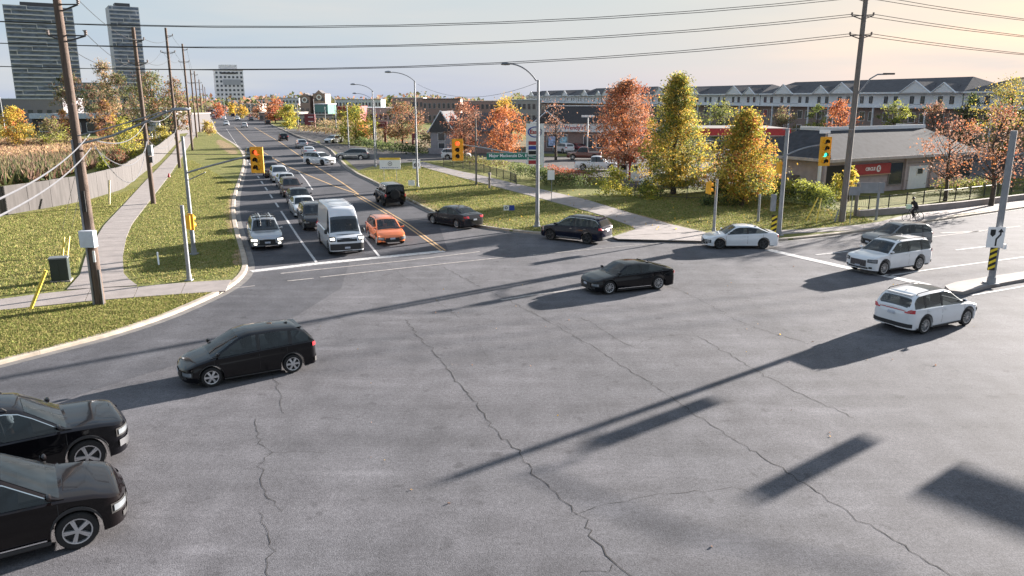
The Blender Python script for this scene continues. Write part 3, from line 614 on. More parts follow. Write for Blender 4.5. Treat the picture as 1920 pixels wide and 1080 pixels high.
p,h=by_wheels((1350,467),(1430,467),'L','sedan'); car('sedan_car','white sedan with dark wheels near the crossing at the far kerb','car','sedan',white,p,h,rim='d',s=.96)
p,h=by_wheels((1031,450),(1102,458),'L','suv'); car('suv_car','dark navy suv with silver window line beside the tall street lamp','car','suv',navy,p,h,rim='d',chromeline=1,cross=1,s=1.0)
p,h=by_wheels((814,420),(856,428),'L','sedan'); car('sedan_car','dark grey sedan turning away into the main road by the grass verge','car','sedan',dgrey,p,h,rim='b',s=1.0)
p,h=by_wheels((1664,470),(1726,466),'L','suv'); car('suv_car','grey suv half hidden behind the large white three row suv','car','suv',grey,p,h,rim='d',s=.92)
p,h=by_wheels((150,1026),(-70,1085),'R','suv',1.12,'F'); car('suv_car','dark brown suv with split spoke wheels nearest the camera at bottom left','car','suv',paint('black_brown',(.006,.0045,.005),.1,.14),p,h,s=1.12,rim='a',cross=1,chromeline=1,lit=0,rail=0)
p,h=by_wheels((168,884),(-50,938),'R','bigsuv',1.10,'F'); bk=car('suv_car','large black suv with chrome mirrors and bright front bumper at the left edge','car','bigsuv',black,p,h,s=1.10,rim='a',chromeline=1,rail=1,bump=1)
p,h=facing(503,470,'suv'); car('suv_car','grey suv with a loaded roof rack waiting in the kerb lane','car','suv',silver,p,h,ski=1,lit=1,s=1.02)
p,h=facing(653,480,'van'); vn=car('cargo_van','tall white high roof cargo van waiting at the stop line','van','van',paint('van_white',(.60,.62,.66)),p,h,rim='d',s=.98,lit=1)
driver(vn,'driver in dark jacket at the wheel of the tall white van',.42,1.52,1.28,mat('dark_jacket',(.03,.03,.04),.9))
driver(bk,'driver in a pale shirt at the wheel of the black suv at the left edge',.38,.20,1.12,mat('pale_shirt',(.5,.55,.6),.9))
p,h=facing(737,462,'hatch'); oc=car('hatchback_car','orange crossover hatchback waiting at the stop line','car','hatch',orange,p,h,ovr=dict(clad=1,gc=.24,rail=1),rim='a')
driver(oc,'driver in dark top behind the windscreen of the orange hatchback',.36,.15,1.0,mat('dark_top',(.05,.05,.06),.9))
Q='vehicles queued behind the van'
q=[((597,434),'suv',dgrey,'dark grey suv directly behind the white van'),((576,409),'sedan',white,'white sedan second behind the white van'),((567,390),'sedan',dgrey,'dark sedan third behind the van, just past the white sedan'),((551,371),'suv',brown,'bronze suv fourth behind the van'),((541,355),'sedan',lightsil,'pale silver sedan fifth behind the van, between bronze and grey ones'),
 ((528,343),'suv',lightsil,'light silver suv sixth behind the van'),((513,334),'suv',brown,'dark bronze suv beside the yellow left signal in the queue'),((503,314),'sedan',dgrey,'dark sedan just right of the yellow left signal, near the queue end'),((475,299),'suv',dgrey,'dark suv last in the queue above the yellow left signal')]
for i,(px,ty,c_,lb) in enumerate(q):
    p,h=facing(*px,ty); car('queued_car',lb,'car',ty,c_,p,h,group=Q,lod=0 if i<5 else 1)
p,h=facing(742,388,'jeep',away=1,h=lane_h+math.pi); car('off_road_car','black boxy off road vehicle with a spare wheel on its tailgate driving away','off-roader','jeep',black,p,h,rim='d',brake=1,s=1.03)
p,h=by_wheels((606,310.5),(577,308.5),'R','bigsuv'); car('suv_car','white suv turning across the main road with its nose to the right','car','bigsuv',white,p,h,rim='d',ovr=dict(clad=0))
for px,ty,c_,lb in [((533,264.5),'suv',dgrey,'dark suv driving away far up the main road'),((568,279),'suv',silver,'silver suv driving away just beyond the white turning suv'),((582,293),'sedan',lightsil,'pale sedan driving away, partly hidden by the white turning suv')]:
    p,h=facing(*px,ty,away=1,h=lane_h+math.pi); car('departing_car',lb,'car',ty,c_,p,h,lod=1,brake=1)
p,h=by_wheels((619,270),(644,268),'L','suv'); car('suv_car','white suv leaving the far side entry by the yellow trees','car','suv',white,p,h,lod=1,rim='d')
p,h=by_wheels((643,300),(675,300),'L','suv'); car('minivan','grey minivan waiting at the shop drive exit','minivan','suv',grey,p,h,lod=1,ovr=dict(L=5.1,wb=3.0,H=1.74,clad=0))
p,h=by_wheels((873,299.5),(838,299.5),'R','suv'); car('suv_car','white suv in the shop drive behind the middle signal','car','suv',white,p,h,lod=1)
for px,ty,c_,hd,lb in [((1056,288),'suv',white,R(118),'white suv parked by the poster window of the shop'),((1082,286),'sedan',darkred,R(112),'dark red sedan parked beside the white suv at the shop'),((1325,279),'sedan',lightsil,R(160),'silver sedan parked behind the red fuel canopy'),((1345,282),'suv',dgrey,R(160),'dark suv parked behind the golden tree'),
    ((1205,286),'sedan',grey,R(150),'grey car glimpsed between the red maple and the yellow tree'),((1365,300),'sedan',white,R(170),'white sedan under the red fuel canopy'),((1240,352),'sedan',white,R(165),'white sedan on the forecourt behind the dark hedge')]:
    c=gp(*px); car('parked_car',lb,'car',ty,c_,(c.x,c.y,.14),hd,lod=1)
c=gp(1095,301); car('pickup_truck','dark pickup with a brownish red flank crossing the forecourt','pickup','pickup',paint('rust_red',(.13,.045,.035),.2),(c.x,c.y,.14),R(172),lod=1,ovr=dict(L=5.2,wb=3.2))
c=gp(1118,321); car('pickup_truck','white pickup facing right on the forecourt above the yellow shrub','pickup','pickup',white,(c.x,c.y,.14),R(-12),lod=1,s=.95)
far=[((425,236),white,0,'pair of white'),((459,240),white,1,''),((503,234),dgrey,1,''),((437,219),navy,1,''),((446,226),white,0,'')]
random.seed(5)
fl=['white car heading this way far up the main road','white car driving away beside the far median','dark boxy car far up the main road on its right side','dark car well beyond the far median','white car just past the first far cars']
for (px,c_,aw,_),lb in zip(far,fl):
    p,h=facing(*px,'suv',away=aw,h=lane_h+(math.pi if aw else 0)); car('distant_car',lb,'car','suv',c_,p,h,lod=1,lit=0)
proto=car('distant_car','tiny vehicle in the dense traffic at the far end of the main road','car','sedan',white,(0,0,0),lane_h,group='tiny far traffic',lod=1)
bodies={}
for i,(px,py) in enumerate([(388,222),(394,219),(400,223),(406,218),(412,222),(408,214),(416,217),(398,214),(390,213),(420,224),(432,215),(443,214),(452,218),(460,214),(466,219),(474,216),(482,221),(490,219),(426,211),(470,226),(515,225),(402,209),(412,210),(440,209)]):
    o=proto if i==0 else copy_tree(proto); c=gp(px,py); o.location=(c.x,c.y,.14 if px<385 else .01); o.rotation_euler.z=lane_h+random.choice((0,math.pi))+random.uniform(-.1,.1)
    cn=['dark grey','grey','dark grey','dark red','silver','white','navy'][0] if 0 else None; o['label']='tiny '+('white' if i%3==0 else ['grey','dark grey','dark red','silver','white','navy'][i%6])+' vehicle in the dense traffic at the far end of the main road'
    if i%3:
        nm=[grey,dgrey,darkred,silver,white,navy][i%6]
        for ch in o.children:
            if ch.name.split('.')[0] in('body','roof'):
                k=(ch.data.name.split('.')[0],nm.name)
                if k not in bodies:
                    m2=ch.data.copy(); m2.materials[0]=nm; bodies[k]=m2
                ch.data=bodies[k]
# ---------------------------------------------------------------- cyclist
def cyclist():
    c=gp(1710,419); c.z=.14; hd=R(186)
    b=empty('bicycle',c,hd,'bicycle ridden along the roadside by the figure in dark clothes','bicycle')
    for x in(.52,-.52):
        t=MB(); t.tube([(.33*math.cos(q),0,.33*math.sin(q)) for q in np.linspace(0,2*math.pi,21)],.022,M_tyre,6,False)
        w_=t.build('wheel',b); w_.location=(x,0,.35); t=MB()
        for q in np.linspace(0,math.pi,8)[:-1]: t.tube([(.32*math.cos(q),0,.32*math.sin(q)),(-.32*math.cos(q),0,-.32*math.sin(q))],.004,M_steel,3)
        t.build('spokes',w_)
    t=MB(); A=(-.52,0,.35);B=(-.12,0,.30);S=(-.22,0,.86);Hd=(.34,0,.88);Fk=(.52,0,.35)
    for a,e in((A,B),(A,S),(B,S),(B,Hd),(S,Hd),(Hd,Fk)): t.tube([a,e],.018,M_dsteel,6)
    t.build('frame',b); t=MB(); t.box((-.24,0,.93),(.26,.13,.05),M_blk); t.build('saddle',b)
    t=MB(); t.tube([(.36,-.28,1.04),(.32,-.1,1.02),(.32,.1,1.02),(.36,.28,1.04)],.015,M_blk,6); t.tube([(.34,0,.88),(.32,0,1.02)],.016,M_blk,6); t.build('handlebar',b)
    r=empty('person',c,hd,'cyclist in dark clothing with a pale bag leaning over the handlebars','person')
    cl=mat('dark_clothing',(.025,.022,.025),.9); 
    V=[(-.22,0,1.0),(-.12,0,1.22),(.02,0,1.44),(.06,0,1.53),(.09,0,1.62), (-.2,.11,.98),(.14,.12,.86),(-.04,.11,.48),(.06,.11,.40), (-.2,-.11,.98),(.06,-.12,.70),(-.12,-.11,.32),(-.02,-.11,.24), (.0,.20,1.42),(.12,.24,1.18),(.33,.24,1.06),(.0,-.20,1.42),(.12,-.24,1.18),(.33,-.24,1.06)]
    Ed=[(0,1),(1,2),(2,3),(3,4),(0,5),(5,6),(6,7),(7,8),(0,9),(9,10),(10,11),(11,12),(2,13),(13,14),(14,15),(2,16),(16,17),(17,18)]
    skin_chain(V,Ed,[.15,.15,.15,.06,.06,.10,.075,.05,.05,.10,.075,.05,.05,.075,.05,.035,.075,.05,.035],cl,'body',r,2)
    sk=mat('skin',(.35,.20,.14),.6); t=MB(); t.lathe([(0,-.12),(.06,-.10),(.085,-.03),(.09,.04),(.06,.11),(0,.125)],sk,14,'z'); hdm=t.build('head',r,60,True); hdm.location=(.12,0,1.70)
    t=MB(); t.lathe([(.10,-.01),(.105,.05),(.08,.11),(0,.135)],M_blk,14,'z'); o=t.build('helmet',r,60,True); o.location=(.12,0,1.71)
    bg=MB(); bg.box((.40,0,1.12),(.30,.32,.30),mat('pale_bag',(.6,.75,.6),.7)); o=bg.build('carrier_bag'); o.parent=None; o.location=c; o.rotation_euler=(0,0,hd); tag(o,'pale green bag on the front of the bicycle by the roadside','bag')
cyclist()
# ---------------------------------------------------------------- poles, signals, signs
def tapered(mb,h,r0,r1,m,n=10,lean=(0,0)): mb.tube([(0,0,0),(lean[0]*.5,lean[1]*.5,h*.5),(lean[0],lean[1],h)],[r0,(r0+r1)/2,r1],m,n)
def upole(px,py,topy,label,h=None,r=.17,arms=(),lean=0,top=1,nm='utility_pole'):
    b=gp(px,py,.12); H=h or zz(b.y,topy)-.12
    t=empty(nm,b,0,label,'utility pole','wooden poles along the left pavement' if px<500 else None)
    m=MB(); tapered(m,H,r*1.05,r*.72,M_wood if px<1000 else M_woodg,12,(lean,0)); m.build('shaft',t,40)
    for z,dx,dy in arms:
        a=MB(); a.box((lean*z/H,0,z),(.10,.10,.12),M_dsteel); a.tube([(0,0,z-.25),(dx,dy,z)],.035,M_dsteel,6); a.tube([(0,0,z),(dx,dy,z)],.03,M_dsteel,6); a.build('bracket_arm',t)
        i=MB(); i.lathe([(.0,-.12),(.05,-.12),(.08,-.07),(.05,-.04),(.08,0),(.05,.03),(.08,.07),(0,.1)],mat('insulator',(.20,.17,.16),.3),8,'z'); o=i.build('insulator',t,60,True); o.location=(dx,dy,z+.14)
    return t,b,H
# left row
t1,b1,H1=upole(188,570,0,'thick wooden utility pole nearest the camera, carrying a white meter box',h=13.2,r=.21,arms=[(11.4,-.7,0),(11.4,.75,.2),(12.6,.7,0)],lean=-.15)
m=MB(); m.box((.02,-.32,3.0),(.62,.30,.72),mat('meter_box_paint',(.52,.55,.62),.5)); m.build('meter_box',t1)
m=MB(); m.box((.22,-.19,.8),(.09,.09,1.6),M_dsteel); m.tube([(-.17,-.2,0),(-.19,-.2,7.2)],.05,M_steel,8); m.build('conduit',t1)
m=MB(); m.box((.12,-.22,2.2),(.10,.02,.5),M_wht); m.box((.0,-.22,4.6),(.12,.02,.9),M_blk); m.build('number_plate',t1)
m=MB()
P=[(0,-.1,7.0),(1.5,.05,7.35),(3.0,.15,7.9),(4.0,.2,8.32),(4.4,.2,8.42)]; m.tube([(x*.93,y,z) for x,y,z in P],.045,M_steel,8); m.tube([(0,-.1,7.35),(1.4,0,7.7),(2.8,.1,8.1),(3.75,.2,8.4)],.03,M_steel,6); m.build('lamp_arm',t1)
m=MB(); m.lathe([(0,-.02),(.16,-.02),(.19,.03),(.14,.11),(0,.14)],M_steel,12,'z'); o=m.build('lamp_head',t1,60,True); o.location=(4.35,.2,8.40); o.scale=(2.3,1,.9)
t2,b2,H2=upole(288,382,0,'second wooden utility pole from the camera, standing beside the pavement',h=14.6,r=.2,arms=[(11.8,-.8,0),(11.8,.8,0),(13.6,.7,0)],lean=-.1)
m=MB(); m.box((.28,-.12,4.6),(.34,.3,.9),M_steel); m.box((.28,-.12,3.8),(.3,.25,.5),M_dsteel); m.build('junction_box',t2)
PL=[(t1,b1,H1),(t2,b2,H2)]
for i,(px,py,ty) in enumerate([(337,315,52),(361,282,82),(369,258,130),(375,248,133),(381,238,149),(386,229,158),(389,222,163)]):
    lb=['third','fourth','fifth','sixth','seventh','eighth','ninth'][i]+' wooden utility pole from the camera in the row along the left pavement'
    PL.append(upole(px,py,ty,lb,r=.2,arms=[(zz(gp(px,py).y,ty)-z,d,0) for z,d in ((3.2,-.9),(3.2,.9),(1.2,.8))] if i<5 else []))
tR,bR,HR=upole(1578,416,0,'tall grey wooden utility pole by the convenience store, carrying the crossing power lines',h=17.3,r=.22,arms=[(z,d,0) for z in(13.2,14.5,15.7) for d in(-.75,.75)],lean=.12)
m=MB(); tip=at(1664,139,bR.y); el=at(1640,141,bR.y); s0=at(1602,185,bR.y)
m.tube([s0-bR,el-bR+Vector((-.3,0,-.25)),el-bR+Vector((.2,0,.05)),tip-bR],.05,M_steel,8); m.build('lamp_arm',tR); m=MB(); m.box(tip-bR+Vector((.1,0,.02)),(.75,.24,.12),M_dsteel); m.build('lamp_head',tR)
m=MB(); m.tube([(-.55,-.1,0),(-.35,-.1,.9)],.06,M_steel,8); m.build('cable_guard',tR)
def wire(a,b,sag,label,group,r=.02,m=M_blk,n=14):
    a=Vector(a);b=Vector(b); pts=[a.lerp(b,i/n)-Vector((0,0,4*sag*(i/n)*(1-i/n))) for i in range(n+1)]
    t=MB(); t.tube(pts,r,m,4,False); o=t.build('power_line'); return tag(o,label,'cable',group)
LF=Vector((-62,41,0)); RF=Vector((92,82,0))
for z,n_ in((13.3,'lowest'),(14.6,'middle'),(15.8,'highest')):
    for d in(-.75,.75):
        tg='near' if d<0 else 'far'
        wire(bR+Vector((d,0,z)),LF+Vector((d,d*1.2,z-.3)),2.5,f'{n_} power line across the sky left of the store pole, {tg} one of its pair','power lines over the intersection')
        wire(bR+Vector((d,0,z)),RF+Vector((d,d*1.2,z+.3)),1.6,f'{n_} power line running right from the store pole, {tg} one of its pair','power lines over the intersection')
for i in range(len(PL)-1):
    a,b=PL[i][1],PL[i+1][1]; ha,hb=PL[i][2],PL[i+1][2]
    dz=[('top line',(.7,12.6 if i==0 else ha-1.1),(.7,hb-1.1),.6),('left arm line',(-.75,11.4 if i==0 else ha-3),(-.8,hb-3),.8),('right arm line',(.75,11.4 if i==0 else ha-3),(.8,hb-3),.8)]
    for nm,p,q,sg in (dz if i<5 else dz[:1]): wire(a+Vector((p[0],0,p[1]+.2)),b+Vector((q[0],0,q[1]+.2)),sg,f'{nm} between wooden poles {["one and two","two and three","three and four","four and five","five and six","six and seven","seven and eight","eight and nine"][i]} on the left','lines along the left poles',.016)
lw=mat('cable_grey',(.10,.10,.11),.6)
for i,(pa,pb,sg) in enumerate([((175,262),(275,225),.8),((177,272),(275,262),2.5),((176,276),(278,262),1.4)]):
    wire(at(*pa,b1.y),at(*pb,b2.y),sg,['upper','lowest drooping','middle drooping'][i]+' pale communication cable between the two nearest wooden poles','communication cables',.026,lw)
b3=PL[2][1]; wire(at(277,262,b2.y),at(331,238,b3.y),1.6,'pale drooping cable between the second and third wooden poles','communication cables',.026,lw); wire(at(276,225,b2.y),at(330,197,b3.y),.8,'upper pale cable between the second and third wooden poles','communication cables',.03,lw)
wire(at(168,252,b1.y),at(-60,398,14),.3,'upper pale cable from the nearest pole down to the left edge','communication cables',.026,lw)
wire(at(171,277,b1.y),at(-60,432,13.5),.3,'lower pale cable from the nearest pole down to the left edge','communication cables',.026,lw)
for (x0,y0,x1,y1,k) in((125,-5,92,400,0),): pass
wire(at(277,287,b2.y),at(478,289,gp(364,477).y),.05,'dark cable from the second wooden pole across to the red light at left','communication cables',.022)
wire(at(1005,156,gp(1007,425).y),at(783,158,gp(783,350).y),1.1,'thin cable sagging between the corner lamp and the second street lamp','lamp cables',.012)
# guy wires
for i,(pa,bq) in enumerate([((160,250),(116,432)),((163,300),(134,428))]): 
    wire(at(*pa,b1.y),gp(*bq,.12),0,['left','right'][i]+' thin guy wire from the nearest pole to the grass','guy wires',.012,lw,2)
# signals
M_visor=M_yel
def signal(px,py,hpx,y,rz,n,lit,label,pushed=None,group=None,col=M_yel,wk=1):
    c=at(px,py,y); k=hpx*y/F/ (n*.36+.14); root=empty('traffic_light',c,rz,label,'traffic light',group,k)
    Hh=n*.36+.14; m=MB(); m.box((0,.02,0),(.62*wk,.03,Hh),col)
    m.box((0,.11,0),(.36,.20,Hh-.10),col); m.build('housing',root)
    rim=MB()
    for sx in(-1,1): rim.box((sx*.31*wk,0,0),(.03,.05,Hh+.03),col)
    for sz in(-1,1): rim.box((0,0,sz*Hh/2),(.65*wk,.05,.03),col)
    rim.build('backplate_rim',root)
    for i in range(n):
        z=Hh/2-.07-.18-i*.36
        q=MB(); q.lathe([(0,-.05),(.06,-.045),(.115,-.02),(.125,-.0)],(M_lr if lit=='r' else M_lg) if i==({'r':0,'g':n-2}[lit]) else M_loff,16); o=q.build('lens',root,60,True); o.location=(0,-.005,z)
        q=MB(); G=[[(r*math.cos(a),yy,r*math.sin(a)) for a in np.linspace(-.5,math.pi+.5,13)] for yy,r in((0,.145),(-.22,.14))]
        q.grid(G,col); G=[[(x*.965,yy,zz_*.965) for x,yy,zz_ in r] for r in G]; q.grid(G,M_blk,True); o=q.build('visor',root,60); o.location=(0,0,z)
    return root,c
def mpole(px,py,topy,label,r0=.13,r1=.08,nm='signal_pole',cat='signal pole',m=M_steel,zb=.12,base=1,group=None):
    b=gp(px,py,zb); H=zz(b.y,topy)-zb; t=empty(nm,b,0,label,cat,group); k=MB(); tapered(k,H,r0,r1,m,12); k.build('shaft',t,40)
    if base: k=MB(); k.box((0,0,.03),(r0*3.4,r0*3.4,.06),m); k.tube([(0,0,0),(0,0,.35)],[r0*1.35,r0*1.2],m,10); k.build('base_plate',t)
    return t,b,H
def curve(a,b,c,n=8): return [(a*(1-t)**2+b*2*t*(1-t)+c*t*t) for t in np.linspace(0,1,n)]
def arm(t,b,pts,r=.05,name='arm',m=M_steel):
    k=MB(); k.tube([Vector(p)-b for p in pts],r,m,8); k.build(name,t,50)
tA,bA,_=mpole(364,477,256,'grey steel signal pole on the left verge holding the long arm with the red light')
y=bA.y; arm(tA,bA,curve(at(348,325,y),at(385,312,y),at(470,292,y-.3)),.055); arm(tA,bA,[at(348,340,y),at(385,323,y)],.03,'brace')
signal(482,300,47,y-.5,R(-8),3,'r','yellow signal with the red light on, hanging over the left kerb lane')
tB,bB,_=mpole(355,526,385,'short grey pedestrian signal pole beside the left crossing',.1,.09)
r_,c_=signal(358,416,30,bB.y-.2,R(150),2,'r','yellow pedestrian signal pair seen from the side on the short pole',wk=.7)
tC,bC,_=mpole(1007,425,150,'tall grey street lamp pole at the corner lawn carrying a signal arm',.15,.08,'street_lamp','street lamp')
y=bC.y; arm(tC,bC,curve(at(1006,152,y),at(985,120,y),at(952,119,y)),.05,'lamp_arm')
def lamphead(t,b,p,s=1):
    m=MB(); m.lathe([(0,-.09),(.13,-.07),(.17,0),(.12,.08),(0,.12)],M_steel,12,'z'); o=m.build('lamp_head',t,60,True); o.location=Vector(p)-b; o.scale=(2.1*s,s,s)
lamphead(tC,bC,at(948,120,y)); arm(tC,bC,[at(1004,296,y-.1),at(960,287,y-.2),at(905,277,y-.2),at(864,271,y-.2)],.045,'signal_arm')
signal(858,281,39,y-.4,R(2),3,'r','yellow signal with the red light on, beside the green street name sign')
t=empty('street_name_sign',at(951,293,y-.25),R(3),'green street name sign hung under the signal arm at the corner lamp','street sign')
k=MB(); k.box((0,0,0),(2.85,.03,.50),M_gsign); k.box((0,-.001,.235),(2.85,.034,.02),M_wht); k.box((0,-.001,-.235),(2.85,.034,.02),M_wht); k.build('panel',t)
text('lettering','Major Mackenzie Dr. E',.31,M_wht,t,(0.05,-.025,.04),0,.92,.002,'CENTER',.006)
k=MB(); [k.box((x,0,.36),(.05,.05,.3),M_steel) for x in(-1,1)]; k.build('hanger',t)
tD,bD,_=mpole(1460,441,241,'grey steel signal pole near the white sedan with a hazard marker at its foot',.15,.12)
y=bD.y; arm(tD,bD,curve(at(1466,296,y),at(1500,275,y),at(1540,272,y-.2)),.05)
arm(tD,bD,curve(at(1468,243,y),at(1500,240,y),at(1600,243,y)),.02,'upper_arm')
signal(1547,284,52,y-.4,R(4),4,'g','yellow four section signal with the green light on, in front of the store roof')
k=MB(); c=at(1547,247,y-.3); k.box((0,0,0),(.7,.04,.22),M_wht); k.box((0.1,.03,-.25),(.05,.05,.5),M_steel); o=k.build('small_sign'); o.location=c; tag(o,'small white plate above the four section green signal','sign')
def hazard(px,py,w,h,y,label,rz=0,sgn=1):
    c=at(px,py,y); t=empty('hazard_marker',c,rz,label,'hazard marker'); k=MB(); k.box((0,0,0),(w,.02,h),M_blk); k.build('panel',t)
    yl=mat('marker_yellow',(.75,.55,.03),.5); k=MB(); n=4
    for i in range(n):
        z=-h/2+h*(i+.05)/n; a=h/n*.5; dz=w*.5*sgn
        lo=[z,z+a]; v=[(-w*.48,-.012,max(-h*.49,min(h*.49,z-dz*.5+.06))),(w*.48,-.012,max(-h*.49,min(h*.49,z+dz*.5+.06))),(w*.48,-.012,max(-h*.49,min(h*.49,z+a+dz*.5+.06))),(-w*.48,-.012,max(-h*.49,min(h*.49,z+a-dz*.5+.06)))]; k.add(v,[(0,1,2,3)],yl)
    k.build('stripe',t); return t
hazard(1451,422,.36,1.35,y-.25,'striped black and yellow marker at the foot of the signal pole by the white sedan')
k=MB(); k.box((0,0,0),(.3,.25,1.1),M_steel); o=k.build('control_box'); o.location=at(1450,380,y-.1); tag(o,'slim grey control box on the steel signal pole by the white sedan','control box')
signal(1463,314,22,y+.2,R(100),2,'g','small pedestrian signal seen from the side on the steel pole by the white sedan',col=M_yel,wk=.6)
tE,bE,_=mpole(1338,437,336,'grey pedestrian signal post at the far kerb behind the white sedan',.1,.09)
signal(1331,352,24,bE.y,R(100),2,'g','brownish yellow signal on the post behind the white sedan, seen from the side',wk=.6)
tF,bF,_=mpole(1858,532,245,'thick grey steel pole on the raised median at the right edge',.16,.145,zb=.15)
y=bF.y; d=Vector((SD.x,SD.y,0)).normalized()
c=at(1867,445,y-.35); t=empty('keep_right_sign',c,R(-4),'white keep right sign with a black arrow on the median pole','road sign')
k=MB(); k.box((0,0,0),(.80,.02,1.0),M_wht); k.build('panel',t); k=MB()
k.add([(-.28,-.015,.38),(-.04,-.015,.38),(-.04,-.015,.14),(-.16,-.015,.02),(-.28,-.015,.14)],[(0,4,3,2,1)],M_blk)
k.add([(-.01,-.015,-.42),(.07,-.015,-.42),(.07,-.015,-.1),(.24,-.015,.12),(.24,-.015,.25),(.34,-.015,.25),(.20,-.015,.43),(.06,-.015,.25),(.16,-.015,.25),(.16,-.015,.15),(-.01,-.015,-.07)],[(0,1,2,10),(2,3,9,10),(3,4,8,9),(5,6,7)],M_blk); k.build('arrow_symbol',t)
hazard(1861,485,.34,1.15,y-.33,'black and yellow striped marker under the keep right sign',R(-4))
k=MB(); k.box((0,0,0),(.12,.3,.25),M_wht); o=k.build('push_button',tF); o.location=(.24,-.15,1.9)
# mast arm of the median pole leaves the frame; its signals and sign throw the shadows in the foreground
def up(gx,gy,h): return Vector((gx,gy,0))+Vector((SD.x,SD.y,SD.z))*(h/SD.z)
gA=gp(1060,850).lerp(gp(1375,740),.5); gB=gp(1405,930).lerp(gp(1640,825),.5); gC=gp(1860,935)
hA=6.1; pa=up(gA.x,gA.y,hA); pb=up(gB.x,gB.y,hA); pc=up(gC.x,gC.y,6.2)
print('signals at',pa,pb,pc,'pole',bF)
arm(tF,bF,[Vector((bF.x,bF.y,6.3)),Vector((bF.x+1,bF.y-.9,6.9)),Vector((pa.x,pa.y,7.25)),Vector((pb.x,pb.y,7.3)),Vector((pc.x,pc.y,7.3))],.035)
for p_,lb in((pa,'yellow signal on the median arm just beyond the right edge'),(pb,'yellow signal on the median arm far outside the right edge')):
    r_,_=signal(960,300,40,20,R(-60),3,'r',lb); r_.location=p_; r_.scale=(1.0,)*3
k=MB(); k.box((0,0,0),(2.6,.04,.6),M_gsign); o=k.build('street_name_sign'); o.location=pc; o.rotation_euler=(0,0,R(-52)); tag(o,'street name sign on the median arm outside the right edge','street sign')
# street lamps along the main road
def slamp(px,py,topy,tipx,tipy,label,r=.11):
    t,b,H=mpole(px,py,topy,label,r,r*.6,'street_lamp','street lamp'); y=b.y; arm(t,b,curve(at(px-4 if px<1000 else px,topy+2,y),at(px+(tipx-px)*.35,tipy+2,y),at(tipx+5,tipy+1,y)),.04,'lamp_arm'); lamphead(t,b,at(tipx+2,tipy+1,y),1.1); return t,b
slamp(783,350,152,726,134,'street lamp pole with the sixty speed sign on it')
slamp(704,313,170,660,157,'street lamp pole left of the white and yellow notice board')
slamp(706,290,190,663,174,'thin far lamp behind the lamp by the notice board',.09)
for px,py,ty,lb in[(654,276,197,'bare grey pole at the drive exit above the grey minivan'),(631,254,188,'bare grey pole above the white suv at the far entry'),(560,241,197,'thin grey pole beside the maroon pylon sign'),(507,230,190,'pale pole far up the main road near the red tree'),(591,245,186,'pinkish pole just right of the maroon pylon sign'),(893,346,222,'slender wooden post beside the corner pavement'),(1421,416,364,'thin grey post on the grass between the yellow tree and the hedge'),(1388,378,335,'short grey post under the golden tree'),(611,240,200,'grey pole in front of the green glass building'),(422,218,176,'thin pole far away below the pale tower'),(456,216,192,'thin pole far away right of the pale tower'),(470,212,192,'second thin pole far away right of the pale tower')]:
    mpole(px,py,ty,lb,.10 if py>300 else .13,.08,'pole','pole',M_woodg if px==893 else M_steel,base=0)
def signpost(px,py,ty,panel,label,cat='sign',mats=M_wht,extra=None,rz=0,r=.03,legs=(0,),nm='road_sign'):
    b=gp(px,py,.12); y=b.y; x0,y0,x1,y1=panel; t=empty(nm,b,rz,label,cat); k=MB(); H=zz(y,ty)-.12
    for lx in legs: k.tube([(lx,0,0),(lx,0,H)],r,M_steel,6)
    k.build('post',t); w_=(x1-x0)*y/F; h_=zz(y,y0)-zz(y,y1); cz=(zz(y,y0)+zz(y,y1))/2-.12; cx=((x0+x1)/2-px)*y/F
    k=MB(); k.box((cx,-.05,cz),(w_,.03,h_),mats); k.build('panel',t); return t,cx,cz,w_,h_
t,cx,cz,w_,h_=signpost(783,349,298,(775,299,789,316),'white sixty speed limit sign on the second street lamp pole','speed sign',r=.02); text('lettering','60',.55,M_blk,t,(cx,-.075,cz-.1),0,1,.002,bold=.02); text('lettering','MAXIMUM',.15,M_blk,t,(cx,-.075,cz+.34),0,1,.002)
t,cx,cz,w_,h_=signpost(733,338,296,(713,296,752,317),'white notice board with a yellow header on two legs in the grass','notice board',legs=(-.75,.65),nm='notice_board')
k=MB(); k.box((cx,-.07,cz+h_*.42),(w_,.012,h_*.2),mat('header_yellow',(.75,.5,.06),.5)); k.build('header',t)
k=MB(); k.lathe([(.19,-.01),(.24,-.01)],M_blk,20); k.lathe([(0,-.008),(.08,-.008)],M_blk,10); o=k.build('round_symbol',t); o.location=(cx,-.07,cz-.02)
k=MB(); [k.box((cx+x*.21,-.07,cz-h_*.37),(.15,.01,.06),M_blue) for x in range(-4,5)]; k.build('small_print',t)
t,cx,cz,w_,h_=signpost(1034,380,319,(1026,319,1039,337),'small blank white sign on a thin post beside the corner pavement'); 
t,cx,cz,w_,h_=signpost(773,350,337,(766,338,778,348),'small pale ground box at the foot of the second street lamp','utility marker')
t=empty('route_marker',gp(955,397,.12),0,'small white and blue marker panel low in the corner lawn','marker'); k=MB(); k.box((-.25,0,.32),(.42,.03,.42),M_wht); k.box((.2,0,.32),(.42,.03,.42),M_blue); k.build('panel',t); k=MB(); k.lathe([(.06,-.02),(.12,-.02)],M_blk,14); o=k.build('ring_symbol',t); o.location=(-.25,0,.32); k=MB(); k.tube([(0,0.03,0),(0,0.03,.4)],.02,M_steel,5); k.build('stake',t)
k=MB(); k.tube([(0,0,0),(0,0,1.05)],.10,M_conc,12); k.lathe([(.12,0),(.13,.15),(.08,.25),(0,.27)],M_conc,12,'z'); 
o=MB(); o.tube([(0,0,0),(0,0,1.35)],[.12,.11],M_conc,12); o.lathe([(0,1.3),(.15,1.35),(.16,1.5),(.10,1.6),(0,1.62)],M_conc,12,'z'); ob=o.build('bollard',None,40); ob.location=gp(918,353,.12); tag(ob,'pale concrete bollard between the pavement and the corner lawn','bollard')
